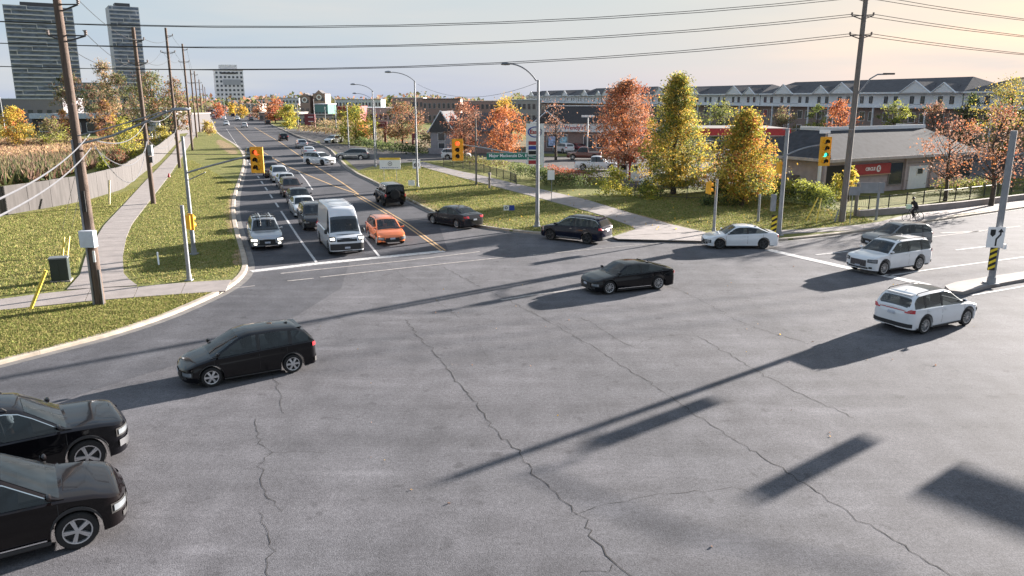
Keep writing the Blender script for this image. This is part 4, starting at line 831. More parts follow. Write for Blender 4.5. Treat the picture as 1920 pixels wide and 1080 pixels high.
t,cx,cz,w_,h_=signpost(1593,420,350,(1585,350,1606,366),'back of a grey square sign beside the tall grey utility pole','sign',M_steel); t,cx,cz,w_,h_=signpost(1642,413,342,(1606,342,1651,362),'back of a wide grey sign on a thick post right of the tall utility pole','sign',M_steel,r=.10)
mpole(1603,405,343,'grey wooden post behind the square sign by the tall utility pole',.13,.12,'pole','pole',M_woodg,base=0)
def stake(nm,label,pts,r,m,cat='marker post'):
    k=MB(); k.tube(pts,r,m,6); o=k.build(nm); tag(o,label,cat)
stake('yellow_guard','yellow slanting guy guard nearest the left corner pavement',[gp(57,581,.1),at(86,507,gp(57,581).y)],.07,M_post)
y=gp(118,480).y
stake('yellow_marker','left one of two upright yellow stakes behind the green cabinet',[gp(117,484,.1),at(120,445,y)],.06,M_post); stake('yellow_marker','right one of two upright yellow stakes behind the green cabinet',[gp(126,482,.1),at(130,443,y)],.06,M_post)
stake('yellow_marker','pale yellow post standing in front of the grey wall',[gp(205,384,.1),at(205,338,gp(205,384).y)],.09,mat('pale_yellow_post',(.5,.42,.22),.7)); stake('survey_stake','short white stake in the grass left of the steel signal poles',[gp(298,497,.1),at(295,473,gp(298,497).y)],.045,M_wht)
y=gp(1515,417).y
t=empty('guy_guard',gp(1525,417,.12),0,'yellow two legged guard frame on the grass by the hedge','guard'); b=gp(1525,417,.12)
for a_,e_ in(((1511,415),(1534,370)),((1530,419),(1540,372))): k=MB(); k.tube([gp(*a_,.12)-b,at(*e_,y)-b],.05,M_post,6); k.build('leg',t)
k=MB(); k.lathe([(0,0),(.18,0),(.16,.12),(.05,.42),(0,.44)],M_redp,10,'z'); o=k.build('traffic_cone',None,50); o.location=gp(317,332,.15); tag(o,'small orange cone beside the left pavement','cone')
# cabinet
c=gp(116,527,.12); t=empty('utility_cabinet',c,R(20),'dark green utility cabinet with a pale slanted lid in the left grass','cabinet'); gc_=mat('cabinet_green',(.012,.022,.02),.5)
k=MB(); k.box((0,0,.62),(.78,.6,1.1),gc_); k.build('case',t); k=MB(); k.box((0,0,1.2),(.84,.66,.07),mat('cabinet_lid',(.12,.13,.14),.5)); k.build('lid',t); k=MB(); k.box((0,0,.04),(.9,.72,.08),M_conc); k.build('plinth',t); k=MB(); k.box((-.19,-.305,.62),(.36,.02,.95),gc_); k.build('door',t); k=MB(); k.box((.19,-.305,.62),(.36,.02,.95),gc_); k.build('door',t)
# grey wall, panel by panel
W0=[(-190,425,363),(-80,416,357),(0,405,352),(75,392,346),(110,386,340),(160,376,325),(230,355,309),(272,322,287),(300,302,267),(325,275,255),(338,262,245)]
WP=resample([gp(x,y,.12) for x,y,_ in W0],2.4); wr=None
for i,(a,b) in enumerate(zip(WP,WP[1:])):
    d=(b-a); n=Vector((-d.y,d.x,0)).normalized(); hh=2.25+random.uniform(-.03,.03); k=MB(); dd=d.normalized()*.02; th=.12
    k.prism([(p.x,p.y) for p in (a+dd,b-dd,b-dd+n*th,a+dd+n*th)],0,.12+hh,M_wall); 
    o=k.build('panel' if wr else 'boundary_wall',wr)
    if wr is None: wr=tag(o,'long grey panel wall along the left grass in front of the dry field','wall')
k=MB(); G=ribbon(WP,-.05,.17,0,None); 
# railings at right
def railing(pts,label,step=2.4,h=1.1):
    P=resample([gp(*p,.14) for p in pts],step); t=empty('iron_railing',P[0],0,label,'railing'); b=P[0]
    for p in P: k=MB(); k.box(p-b+Vector((0,0,h/2)),(.07,.07,h+.1),M_dsteel); k.build('post',t)
    for a,c in zip(P,P[1:]):
        k=MB(); [k.tube([a-b+Vector((0,0,z)),c-b+Vector((0,0,z))],.022,M_dsteel,4) for z in(.18,h-.08)]; k.build('rail',t)
    k=MB()
    for a,c in zip(P,P[1:]):
        n=int((c-a).length/.13)
        for i in range(1,n): q=a.lerp(c,i/n)-b; k.tube([q+Vector((0,0,.18)),q+Vector((0,0,h-.08))],.011,M_dsteel,3,False)
    o=k.build('pickets',t); o['kind']='stuff'
railing([(1540,384),(1610,394),(1650,391),(1760,379),(1920,360),(2050,345)],'black iron railing in front of the convenience store')
railing([(1190,369),(1260,372),(1330,376)],'black iron railing under the yellow tree')
railing([(832,312),(870,317),(905,325),(960,341),(968,346)],'black iron railing along the drive side of the corner pavement')
wl=[gp(*p,.12) for p in[(1612,407),(1700,400),(1800,390),(1920,375),(2050,362)]]; G=ribbon(wl,0,.35,0,None); k=MB(); k.prism([(a.x,a.y) for a,b in G]+[(b.x,b.y) for a,b in G[::-1]],.1,.62,M_conc); o=k.build('low_wall'); tag(o,'low pale concrete wall between the roadside path and the store railing','wall')
# ---------------------------------------------------------------- trees and shrubs
rng=np.random.default_rng(4)
LC={}
def leafm(n,c): return mat('leaf_'+n,c,.7,var=.30,scale=1.3,trans=.38,spec=.2)
L_red=leafm('red',(.36,.115,.065)); L_or=leafm('orange',(.52,.21,.08)); L_gold=leafm('gold',(.55,.35,.07)); L_yel=leafm('yellow',(.58,.47,.09)); L_yg=leafm('yellow_green',(.30,.31,.06)); L_gr=leafm('green',(.13,.165,.055)); L_dg=leafm('dark_green',(.06,.08,.035)); L_br=leafm('brown',(.24,.15,.11)); L_pk=leafm('russet',(.40,.20,.125)); L_ol=leafm('olive',(.20,.19,.085)); L_reed=leafm('reed',(.40,.29,.16)); L_pale=leafm('pale_reed',(.40,.27,.15))
def quads(name,C,N_,S,mats,mi,parent=None,asp=1.5):
    n=len(C); a=rng.normal(size=(n,3)); a/=np.linalg.norm(a,axis=1)[:,None]; b=rng.normal(size=(n,3)); b-=a*(a*b).sum(1)[:,None]; b/=np.linalg.norm(b,axis=1)[:,None]
    S=S[:,None]; V=np.stack([C-a*S*asp*.5,C-b*S*.5*.9,C+a*S*asp*.5,C+b*S*.5*.9],1).reshape(-1,3)
    me=bpy.data.meshes.new(name); me.vertices.add(4*n); me.vertices.foreach_set('co',V.ravel().astype(np.float32)); me.loops.add(4*n); me.loops.foreach_set('vertex_index',np.arange(4*n,dtype=np.int32)); me.polygons.add(n); me.polygons.foreach_set('loop_start',np.arange(0,4*n,4,dtype=np.int32)); me.polygons.foreach_set('material_index',mi.astype(np.int32))
    [me.materials.append(m) for m in mats]; me.update(); me.validate(); return link(name,me,parent)
def crown_pts(h,w,shape,n,z0):
    nc=max(10,n//38); t=rng.random(nc)
    if shape=='pyr': rad=(1-t)**.75*(.25+.75*np.minimum(1,t*7))+.06
    elif shape=='round': rad=np.sqrt(np.clip(1-(2*t-1)**2,0,1))
    elif shape=='col': rad=.8*np.sqrt(np.clip(1-(2*t-1)**6,0,1))*(.75+.25*rng.random(nc))
    elif shape=='dome': rad=np.sqrt(np.clip(1-t**2,0,1))
    else: rad=np.sqrt(np.clip(1-(1.75*t-.72)**2,0.02,1))
    q=rng.random(nc)*2*np.pi; f=np.sqrt(rng.random(nc))*.95; ph=rng.random(2)*6; lump=1+.20*np.sin(q*3+t*9+ph[0])+.15*np.sin(q*5-t*14+ph[1])+rng.normal(size=nc)*.07
    X=np.stack([np.cos(q)*f*rad*lump*w/2,np.sin(q)*f*rad*lump*w/2,z0+t*(h-z0)],1)
    return X,t
def tree(nm,label,px,base,top,wpx,shape,mats,wts,n=2600,leaf=None,z0f=.22,bare=0,cat='tree',y=None,group=None,gz=.12):
    b=gp(px,base,gz); h=zz(b.y,top)-gz; w=wpx*b.y/F; n=n if leaf else int(n*1.5); leaf=leaf or max(.10,b.y/F*2.1)
    t=empty(nm,b,0,label,cat,group); k=MB(); r0=max(.07,h*.022)
    if z0f>.05:
        bend=[(rng.normal()*.02*h,rng.normal()*.02*h,0) for _ in range(4)]; tr=[Vector((0,0,-.1))]+[Vector((bend[i][0]*(i+1)*.5,bend[i][1]*(i+1)*.5,h*(.2+.22*i))) for i in range(4)]
        k.tube(tr,[r0*1.3,r0,r0*.75,r0*.5,r0*.2],M_trunk,7); k.build('trunk',t,60)
        k=MB(); X,_=crown_pts(h,w,shape,34*38,h*z0f)
        for x in X[:26+bare*30]:
            x=Vector(x)*.97; st=min(max(h*z0f*.9,x.z-math.hypot(x.x,x.y)*1.1),h*.8); f=(st/h-.2)/.22; i=int(max(0,min(2.99,f))); s0=tr[i+1].lerp(tr[min(i+2,4)],max(0,min(1,f-i))) if f>0 else tr[1]
            md=s0.lerp(x,.5)+Vector((0,0,-.03*h*rng.random())); k.tube([s0,md,x],[r0*.32,r0*.2,r0*.06],M_trunk,4,False)
        k.build('limbs',t)
    X,tt=crown_pts(h,w,shape,n,h*z0f); nc=len(X); cm=rng.choice(len(mats),nc,p=np.array(wts)/sum(wts))
    cs=rng.uniform(.5,1.25,nc)*w*.085*(2.2 if nc<30 else 1)*(60/max(nc,30))**.22+.0; idx=rng.integers(0,nc,n); C=X[idx]+rng.normal(size=(n,3))*cs[idx][:,None]*np.array([1,1,.75]); C[:,2]=np.maximum(C[:,2],.05)
    mi=np.where(rng.random(n)<.72,cm[idx],rng.choice(len(mats),n,p=np.array(wts)/sum(wts)))
    quads('crown' if z0f>.05 else 'foliage',C,None,leaf*rng.uniform(.6,1.35,n),mats,mi,t); return t
def T(*a,**k): return tree('tree',*a,**k)
tree('maple_tree','large red orange maple behind the forecourt, left of the yellow tree',1170,338,155,122,'oval',[L_red,L_or,L_pk,L_br],[1.6,2,3.2,2.5],17000,.14,.2)
tree('yellow_tree','tall pointed yellow and green tree in the middle distance',1262,363,143,148,'pyr',[L_yel,L_gold,L_yg,L_gr,L_ol],[1.6,2.6,2.2,2.2,2.0],30000,.125,.06)
tree('golden_tree','broad golden orange tree left of the convenience store',1390,385,213,160,'pyr',[L_gold,L_or,L_yg,L_yel,L_gr],[3,1.3,1.8,1.2,1.8],24000,.12,.10)
tree('orange_tree','bright orange tree left of the fuel price sign',946,300,205,84,'round',[L_or,L_red,L_pk],[4,1.4,1],3200,None,.15)
tree('maple_tree','purplish brown maple beside the gabled house',872,300,196,72,'round',[L_pk,L_red,L_br],[2,1.5,2.5],3000,None,.18,bare=1)
T('half bare tree of orange and olive leaves behind the second street lamp',755,268,195,82,'round',[L_pk,L_or,L_ol,L_br],[1.3,.8,1.8,2],2400,None,.12,bare=1)
T('bushy yellow green tree under the maroon building',668,270,203,80,'round',[L_yg,L_gr,L_yel],[3,1.8,2],2600,None,.08)
T('small orange tree in front of the bushy yellow green one',679,266,226,26,'oval',[L_or,L_gold],[3,1],700,None,.1)
T('round yellow tree by the maroon pylon sign',543,242,199,40,'round',[L_yel,L_yg,L_gr],[3,2,1],1100,None,.1)
T('red orange tree far up the main road',517,230,186,44,'oval',[L_or,L_red,L_pk],[2,2,1],900,None,.15)
T('small red tree below the pale tower',411,222,192,18,'oval',[L_red,L_or],[2,1],350,None,.15)
T('small golden tree right of the pale tower',436,216,196,16,'oval',[L_gold,L_yel],[2,1],300,None,.15); T('small yellow tree beside the far traffic',455,222,199,16,'oval',[L_gold,L_yg],[2,1],300,None,.15); T('brown tree beside the far traffic',484,224,200,20,'oval',[L_br,L_or],[2,1],350,None,.15)
T('sparse nearly bare tree right of the fuel price sign',1042,300,198,46,'round',[L_br,L_pk],[1,1],330,None,.4,bare=1)
T('sparse reddish tree in front of the store, left one',1772,377,228,128,'round',[L_pk,L_red,L_br,L_or],[2,.8,3,.2],1700,.13,.32,bare=1)
T('sparse rusty tree in front of the store, right one at the edge',1858,386,205,130,'oval',[L_pk,L_br,L_red,L_or],[1.8,4,.8,.2],2000,.13,.3,bare=1)
T('big golden green tree above the store roof at the right edge',1878,318,150,125,'round',[L_gold,L_yg,L_ol,L_yel],[2,2,2,1],3600,None,.2)
T('orange red tree behind the tall grey utility pole',1568,300,190,66,'oval',[L_or,L_red],[3,2],2200,None,.15)
T('leafy green tree before the townhouses between the yellow and golden trees',1350,272,193,72,'round',[L_yg,L_gr,L_ol],[2,2,1],1900,None,.15)
T('small green tree before the townhouses, left of the orange red tree',1527,282,198,34,'oval',[L_yg,L_gr],[2,2],1000,None,.15)
T('grey green tree before the townhouses behind the golden tree',1463,280,205,50,'round',[L_ol,L_br],[2,2],900,None,.15,bare=1)
T('green tree before the end of the townhouse terrace',1672,296,190,56,'round',[L_yg,L_gr,L_ol],[2,2,1],1800,None,.15)
T('mixed russet and green tree behind the store roof',1742,298,196,66,'round',[L_pk,L_gr,L_br],[2,1.5,2],1800,None,.15)
T('dark green tree behind the store roof near the right edge',1806,300,178,52,'oval',[L_gr,L_dg,L_ol],[2,2,1],1800,None,.15)
T('small golden tree behind the strip mall roof',946,262,183,30,'round',[L_gold,L_yel],[2,1],700,None,.2)
T('young yellow tree in front of the store door',1590,378,312,32,'oval',[L_yel,L_yg,L_gold],[2,2,1],1300,.13,.35,bare=0)
T('young bright shrub tree left of the tall utility pole',1566,378,325,26,'oval',[L_yel,L_yg],[2,2],700,.13,.1)
# left side
T('bright yellow tree at the far left edge of the dry field',33,272,203,58,'oval',[L_gold,L_yel,L_or],[3,3,1],2200,None,.1)
T('small orange birch in front of the low dark building',126,268,208,36,'oval',[L_pale,L_gold,L_pk],[2,1,2],900,None,.12)
T('pink orange tree between the first two wooden poles',203,262,190,46,'oval',[L_pale,L_gold,L_pk,L_br],[2,1.4,2,1],1500,None,.12)
T('pale tall tree in front of the second tower',207,248,118,66,'pyr',[L_pale,L_br,L_ol],[2,1.5,2],2200,None,.15,bare=1)
T('dark olive tree behind the nearest wooden pole',141,250,136,56,'oval',[L_ol,L_br,L_dg],[2,2,1],2200,None,.15)
T('dark green brown tree between the towers',236,252,140,66,'oval',[L_ol,L_dg,L_br],[2,2,2],2400,None,.15)
T('wide olive and rust tree left of the third pole',290,262,138,92,'round',[L_ol,L_or,L_br,L_gr],[3,.4,2,1.8],4200,None,.12)
T('rusty tree right of the third pole',335,262,150,52,'oval',[L_or,L_ol,L_br],[.5,2,2],1800,None,.15)
T('dark brown low tree behind the nearest wooden pole',182,250,160,50,'round',[L_br,L_dg,L_ol],[2,2,1],1500,None,.1)
T('yellow olive shrub before the wall behind the second pole',240,300,226,86,'dome',[L_yg,L_yel,L_ol],[2,1.4,2],2400,None,.02,cat='shrub'); T('olive bush left of the first wooden pole',100,272,226,60,'dome',[L_ol,L_yg,L_br],[2,1,1],1300,None,.02,cat='shrub'); T('golden bush low by the wall near the second pole',305,272,240,46,'dome',[L_yel,L_ol],[1,1],900,None,.02,cat='shrub'); T('dark green bush behind the wall',232,292,258,24,'dome',[L_dg,L_gr],[2,1],500,None,.02,cat='shrub'); T('green yellow bush just over the wall top',196,336,293,30,'dome',[L_yg,L_gr],[2,1],900,None,.02,cat='shrub'); T('russet bush between the wall and the second pole',222,328,283,50,'dome',[L_br,L_red,L_ol],[2,1,1],1100,None,.02,cat='shrub'); T('yellow grass clump island beside the far wooden poles',392,254,228,20,'dome',[L_yel,L_reed],[1,2],500,None,.02,cat='shrub')
def shrub(label,px,base,top,w,mats,wts,n,leaf=None,nm='shrub'): return tree(nm,label,px,base,top,w,'dome',mats,wts,n,leaf,.02,cat='shrub')
shrub('yellow green shrub below the forecourt',1152,366,318,78,[L_yel,L_yg,L_gr],[2,2,1.5],2600,.12); shrub('pale green round shrub left of the yellow green shrub',1108,345,316,44,[L_yg,L_pale,L_gr],[2,1,1],900,.12)
shrub('low shrub with yellow tips right of the yellow green shrub',1215,372,335,50,[L_yg,L_gr,L_yel],[1,2,1],1400,.12); shrub('dark bush under the golden tree',1345,384,340,60,[L_dg,L_gr],[2,1],1600,.12)
def hedge(label,pts,h,w,mats,wts,n,leaf=.12,nm='hedge'):
    P=resample([gp(*p,.12) for p in pts],.3); t=empty(nm,P[0],0,label,'hedge'); i=rng.integers(0,len(P),n); A=np.array([tuple(p-P[0]) for p in P])[i]
    q=rng.random(n)*np.pi; rr=np.sqrt(rng.random(n)); hv=h*(1+.12*np.sin(i*.7))*(1+.1*np.sin(i*1.9)); C=A+np.stack([np.cos(q)*rr*w/2+rng.normal(size=n)*.05,rng.normal(size=n)*w*.28,np.sin(q)**.5*rr**.4*hv],1); C[:,2]=np.clip(C[:,2],.03,None)
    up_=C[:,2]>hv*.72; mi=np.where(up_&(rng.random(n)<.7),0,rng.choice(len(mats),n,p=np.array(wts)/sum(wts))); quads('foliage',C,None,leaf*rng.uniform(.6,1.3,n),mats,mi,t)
hedge('long green hedge with sunlight painted yellow on its top along the store corner',[(1442,376),(1480,380),(1525,388),(1545,398)],1.9,2.0,[L_yg,L_gr,L_dg],[1,3,3],5200)  # sunlight on the hedge top is put into the leaf colour
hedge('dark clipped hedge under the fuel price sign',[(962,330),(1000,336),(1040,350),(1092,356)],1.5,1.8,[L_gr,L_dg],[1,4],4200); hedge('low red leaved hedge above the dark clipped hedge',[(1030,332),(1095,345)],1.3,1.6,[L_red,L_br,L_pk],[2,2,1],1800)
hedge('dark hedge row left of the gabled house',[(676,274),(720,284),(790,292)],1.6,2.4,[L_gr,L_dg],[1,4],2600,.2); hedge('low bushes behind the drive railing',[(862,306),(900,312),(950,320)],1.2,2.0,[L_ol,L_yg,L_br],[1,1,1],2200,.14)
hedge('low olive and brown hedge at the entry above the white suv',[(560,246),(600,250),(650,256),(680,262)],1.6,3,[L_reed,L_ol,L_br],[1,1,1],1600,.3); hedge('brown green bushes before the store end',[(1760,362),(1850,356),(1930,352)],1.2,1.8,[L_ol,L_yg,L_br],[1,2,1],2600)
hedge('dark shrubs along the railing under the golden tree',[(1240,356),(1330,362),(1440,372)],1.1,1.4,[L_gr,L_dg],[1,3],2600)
# reeds, grass, fallen leaves
def scatter(nm,poly,n,z,size,mats,wts,tall=0,asp=1.):
    P=np.array([(p[0],p[1]) for p in poly]); lo,hi=P.min(0),P.max(0); pts=[]; tot=0
    while tot<n:
        Q=lo+rng.random((n*2,2))*(hi-lo); ins=np.zeros(len(Q),bool); j=len(P)-1
        for i in range(len(P)):
            c=((P[i,1]>Q[:,1])!=(P[j,1]>Q[:,1]))&(Q[:,0]<(P[j,0]-P[i,0])*(Q[:,1]-P[i,1])/(P[j,1]-P[i,1]+1e-12)+P[i,0]); ins^=c; j=i
        pts.append(Q[ins]); tot+=ins.sum()
    Q=np.concatenate(pts)[:n]; mi=rng.choice(len(mats),n,p=np.array(wts)/sum(wts)); S=size*rng.uniform(.6,1.4,n)
    if tall:
        a=rng.random(n)*np.pi; dx,dy=np.cos(a)*S*.5*asp,np.sin(a)*S*.5*asp; H=tall*rng.uniform(.5,1.3,n); lx,ly=rng.normal(size=n)*H*.3,rng.normal(size=n)*H*.3; z_=np.full(n,z)
        V=np.stack([np.stack([Q[:,0]-dx,Q[:,1]-dy,z_],1),np.stack([Q[:,0]+dx,Q[:,1]+dy,z_],1),np.stack([Q[:,0]+lx,Q[:,1]+ly,z_+H],1)],1).reshape(-1,3); k=3
        me=bpy.data.meshes.new(nm); me.vertices.add(k*n); me.vertices.foreach_set('co',V.ravel().astype(np.float32)); me.loops.add(k*n); me.loops.foreach_set('vertex_index',np.arange(k*n,dtype=np.int32)); me.polygons.add(n); me.polygons.foreach_set('loop_start',np.arange(0,k*n,k,dtype=np.int32)); me.polygons.foreach_set('material_index',mi.astype(np.int32)); [me.materials.append(m) for m in mats]; me.update(); me.validate(); return link(nm,me)
    C=np.stack([Q[:,0],Q[:,1],np.full(n,z)],1); return quads(nm,C,None,S,mats,mi)
G1=mat('grass_blade',(.19,.215,.06),.9,var=.3,trans=.3,spec=.1); G2=mat('grass_blade_dry',(.30,.26,.11),.9,var=.3,trans=.3,spec=.1); G3=mat('grass_blade_dark',(.14,.165,.05),.9,var=.3,trans=.3,spec=.1)
o=scatter('grass',[gp(*p,.12) for p in [(0,676),(100,651),(200,625),(300,592),(366,562),(398,549),(340,552),(265,558),(180,566),(100,575),(0,582),(-100,600),(-100,712)]],34000,.12,.05,[G1,G2,G3],[4,5,1],.06); tag(o,kind='stuff')
o=scatter('grass',[gp(*p,.12) for p in [(262,533),(428,521),(450,503),(446,466),(432,432),(430,390),(432,365),(440,345),(360,300),(338,310),(298,360),(272,393),(250,420),(236,450),(230,500)]],42000,.12,.07,[G1,G2,G3],[4,5,1],.07); tag(o,kind='stuff')
o=scatter('grass',[gp(*p,.12) for p in [(-100,570),(0,556),(115,543),(143,512),(155,475),(188,424),(260,352),(225,362),(75,397),(-100,425)]],34000,.12,.07,[G1,G2,G3],[4,5,1],.08); tag(o,kind='stuff')
o=scatter('grass',[gp(*p,.12) for p in [(672,321),(714,346),(762,372),(812,396),(862,415),(935,428),(1030,437),(1140,444),(1190,428),(1115,402),(1005,372),(880,338),(780,310)]],36000,.12,.09,[G1,G2,G3],[4,5,1],.08); tag(o,kind='stuff')
o=scatter('grass',[gp(*p,.12) for p in [(1110,378),(1190,400),(1262,420),(1325,433),(1460,431),(1560,425),(1640,416),(1600,398),(1440,375),(1240,366)]],26000,.12,.09,[G1,G2,G3],[4,5,1],.08); tag(o,kind='stuff')
o=scatter('reeds',[gp(*p,.0) for p in [(-160,262),(190,262),(300,262),(262,292),(225,304),(150,322),(100,338),(0,350),(-160,356)]],24000,.0,.30,[L_reed,L_pale,L_pk,L_br],[3,2,1,3.5],.5,1.2); tag(o,kind='stuff')
o=scatter('thicket',[gp(*p,.0) for p in [(-160,322),(0,318),(120,306),(200,300),(262,290),(225,306),(150,325),(100,340),(0,352),(-160,358)]],9000,.25,.35,[L_br,L_dg,L_ol],[3,2,2],1.5,1.); tag(o,kind='stuff')
o=scatter('fallen_leaves',[gp(*p,.17) for p in [(672,325),(760,368),(900,420),(1140,440),(1340,430),(1600,420),(1750,395),(1600,390),(1300,375),(1000,350),(780,310)]],420,.19,.10,[L_br,L_gold,L_pale],[1,1,2]); tag(o,kind='stuff')
o=scatter('fallen_leaves',[gp(*p,.0) for p in [(300,760),(600,560),(1500,480),(1900,600),(1900,1080),(300,1080)]],55,.02,.05,[L_gold,L_pale,L_br],[1,2,2]); tag(o,kind='stuff')
flat('dry_ground',[gp(*p,.125) for p in [(640,257),(690,268),(735,276),(790,284),(850,288),(1000,290),(1000,262),(870,258),(760,262),(730,266),(720,246),(560,238),(560,244)]],.125,M_field,kind='structure')
hedge('tan and olive brush below the yellow green tree',[(600,247),(650,252),(700,262),(740,268)],3.2,6,[L_reed,L_ol,L_br,L_dg],[1,2,2,2],3600,.3)
hedge('dark brush behind the gabled house and drive',[(800,276),(840,278),(870,280)],3.0,5,[L_br,L_dg,L_ol],[2,2,1],2600,.28)
# distant tree line
n=15000; X=np.concatenate([rng.uniform(-420,620,n)]); Y=rng.uniform(560,900,n); Hh=(7.2+2.2*np.sin(X*.05)+1.6*np.sin(X*.13+1)+1.2*np.sin(X*.31))*Y/560*.92; C=np.stack([X,Y,rng.random(n)**.6*Hh],1)
keep=~((X>-330)&(X<-180)&(C[:,1]<0)); mi=rng.choice(5,n,p=[.3,.25,.2,.15,.1]); o=quads('distant_woodland',C,None,rng.uniform(1.2,3.4,n),[L_ol,L_br,L_dg,L_pk,L_gr],mi); tag(o,kind='stuff')
# ---------------------------------------------------------------- buildings
def frame(o,u):                              # local frame: x along u, y away from viewer side
    return math.atan2(u.y,u.x)
WC={}
def win(parent,x,y,z,w,h,rz=0,fm=None):     # framed window, shared mesh, faces -y
    k=(round(w,2),round(h,2),(fm or M_wht).name)
    if k not in WC:
        m=MB(); f=.06 if w<2 else .1; fm_=fm or M_wht
        m.box((0,-.03,h/2),(w+.06,.08,f),fm_); m.box((0,-.03,-h/2),(w+.06,.10,f),fm_); m.box((-w/2,-.03,0),(f,.08,h),fm_); m.box((w/2,-.03,0),(f,.08,h),fm_); 
        g=MB(); g.box((0,-.0,0),(w-.04,.04,h-.04),M_wing); WC[k]=(m.mesh('window'),g.mesh('pane'))
    o=link('window',WC[k][0],parent,(x,y,z),(0,0,rz)); link('pane',WC[k][1],o); return o
# townhouse terrace
ud=Vector((-.317,1.03,0)).normalized(); base0=Vector((82,106,.12)); a0=frame(0,-ud)  # local +x runs back toward the camera, facade faces -y
M_gab=mat('gable_white',(.66,.67,.70),.7,var=.05)
TN=['townhouse block nearest at the right edge','second townhouse block, behind the green tree left of the store pole','third townhouse block, above the red canopy','fourth townhouse block, behind the tall yellow tree','farthest townhouse block, above the strip mall']
s=-34
for bi,Lb in enumerate([60,56,58,56,60]):
    o=base0+ud*(s+Lb); t=empty('townhouse_block',o,a0,TN[bi],'townhouses','townhouse terrace')
    hb,hw,hr=7.4,9.9,12.2+(.35 if bi%2 else 0); D=12; k=MB(); k.box((Lb/2,D/2,hb/2),(Lb,D,hb),M_brk); k.build('brick_wall',t); k=MB(); k.box((Lb/2,D/2+.0,(hb+hw)/2+.02),(Lb+.1,D+.1,hw-hb),M_sid); k.build('upper_wall',t)
    k=MB(); e=.7; v=[(-e,-e,hw),(Lb+e,-e,hw),(Lb+e,D+e,hw),(-e,D+e,hw),(4,D/2,hr),(Lb-4,D/2,hr)]; k.add(v,[(0,1,5,4),(1,2,5),(2,3,4,5),(3,0,4),(3,2,1,0)],M_slate); k.build('roof',t)
    k=MB(); k.box((Lb/2,-e,hw),(Lb+1.4,.12,.3),M_gab); k.build('fascia',t); nu=int(Lb/6.2); 
    k=MB(); k.box((Lb/2,-.6,hb-.05),(Lb,1.3,.22),M_gab); [k.box((x*6.2,-1.15,hb+.5),(5.2,.06,.06),M_dsteel) for x in range(1,nu) if x%3]; k.build('balcony_band',t)
    if bi<3: k=MB(); [k.box((Lb/(nu*2)*(2*i),-1.1,hb/2),(.25,.25,hb),M_gab) for i in range(1,nu)]; k.build('balcony_post',t)
    for i in range(nu):
        x=(i+.5)*Lb/nu
        for dx in(-1.3,1.1): win(t,x+dx,-.06,hw-1.25,.8,1.2,fm=M_blk if bi<3 else None)
        win(t,x-.9,-.01,5.6,1.5,1.7); 
        if bi<2: win(t,x+1.4,-.01,5.6,1.1,1.7); win(t,x-.9,-.01,2.6,1.5,1.6)
        else: win(t,x+1.3,-.01,5.5,1.0,2.0)
        if i%3==1 or (i%5==3 and bi<4):
            gw,gh=(3.4,1.9) if i%3==1 else (2.4,1.45); g=MB(); zb=hw+.0; yb=-e-.25; yk=D/2*gh/(hr-hw)*.98
            v=[(x-gw,yb,zb),(x+gw,yb,zb),(x,yb,zb+gh),(x,yk-e,zb+gh),(x-gw,-.3,zb),(x+gw,-.3,zb)]; g.add(v,[(0,1,2)],M_gab); g.add(v,[(1,5,3,2),(0,2,3,4)],M_slate); 
            for sg in(-1,1): g.tube([(x+sg*(gw+.25),yb-.05,zb-.1),(x,yb-.05,zb+gh+.12)],.14,M_gab,4)
            g.build('gable',t)
    s+=Lb+.4
# convenience store
A=gp(1550,368,.14); B=gp(1890,338,.14); Cc=gp(1466,345,.14); u=(B-A); u.z=0; Ls=u.length; u.normalize(); v=Vector((-u.y,u.x,0)); dl=(Cc-A).dot(v); print('store',A,u,Ls,dl)
dl=max(10,min(16,dl)); Ls=22; t=empty('convenience_store',A,math.atan2(u.y,u.x),'single storey store of pale brick with a grey hip roof and a red sign','store')
hs=3.35; k=MB()
k.box((Ls/2,dl/2,hs/2),(Ls,dl,hs),M_ck); k.build('wall',t)
k=MB(); rh=6.35; e=.8; q=3.4; vv=[(-e,-e,hs),(Ls+e,-e,hs),(Ls+e,dl+e,hs),(-e,dl+e,hs),(q,q,rh-.5),(Ls-q,q,rh-.5),(Ls-q,dl-q,rh-.5),(q,dl-q,rh-.5)]; k.add(vv,[(0,1,5,4),(1,2,6,5),(2,3,7,6),(3,0,4,7),(4,5,6,7),(3,2,1,0)],mat('store_shingle',(.040,.042,.050),.95,var=.3,scale=2,bump=.3,bscale=5)); k.build('roof',t)
k=MB(); k.box((Ls/2,q,rh-.35),(Ls-2*q+.3,.18,.35),M_gab); k.box((q,dl/2,rh-.35),(.18,dl-2*q,.35),M_gab); k.box((Ls-q,dl/2,rh-.35),(.18,dl-2*q,.35),M_gab); k.build('parapet',t)
k=MB(); k.box((Ls/2,-e-.02,hs-.02),(Ls+2*e,.1,.28),mat('fascia_beige',(.42,.37,.36),.6)); k.box((-e-.02,dl/2,hs-.02),(.1,dl+2*e,.28),MATS['fascia_beige']); k.build('gutter',t)
fx_=lambda px: ((lambda r: (r))(0))
def onface(px,y_guess=None):                 # distance along the facade seen at column px
    uu=(px-960)/F/1.03; # x = uu*y
    return (uu*A.y-A.x)/(u.x-uu*u.y)
def zat(px,py): p=A+u*onface(px); return zz(p.y,py)-.14
k=MB(); x0,x1=onface(1558),onface(1602); k.box(((x0+x1)/2,-.03,1.45),(x1-x0,.12,2.7),M_blk); k.build('recess_shade_panel',t)  # flat black panel paints the shade of the opening; no recess is cut
x0,x1=onface(1682),onface(1708); win(t,(x0+x1)/2,-.03,(zat(1695,304)+zat(1695,346))/2,x1-x0,zat(1695,304)-zat(1695,346),fm=M_conc)
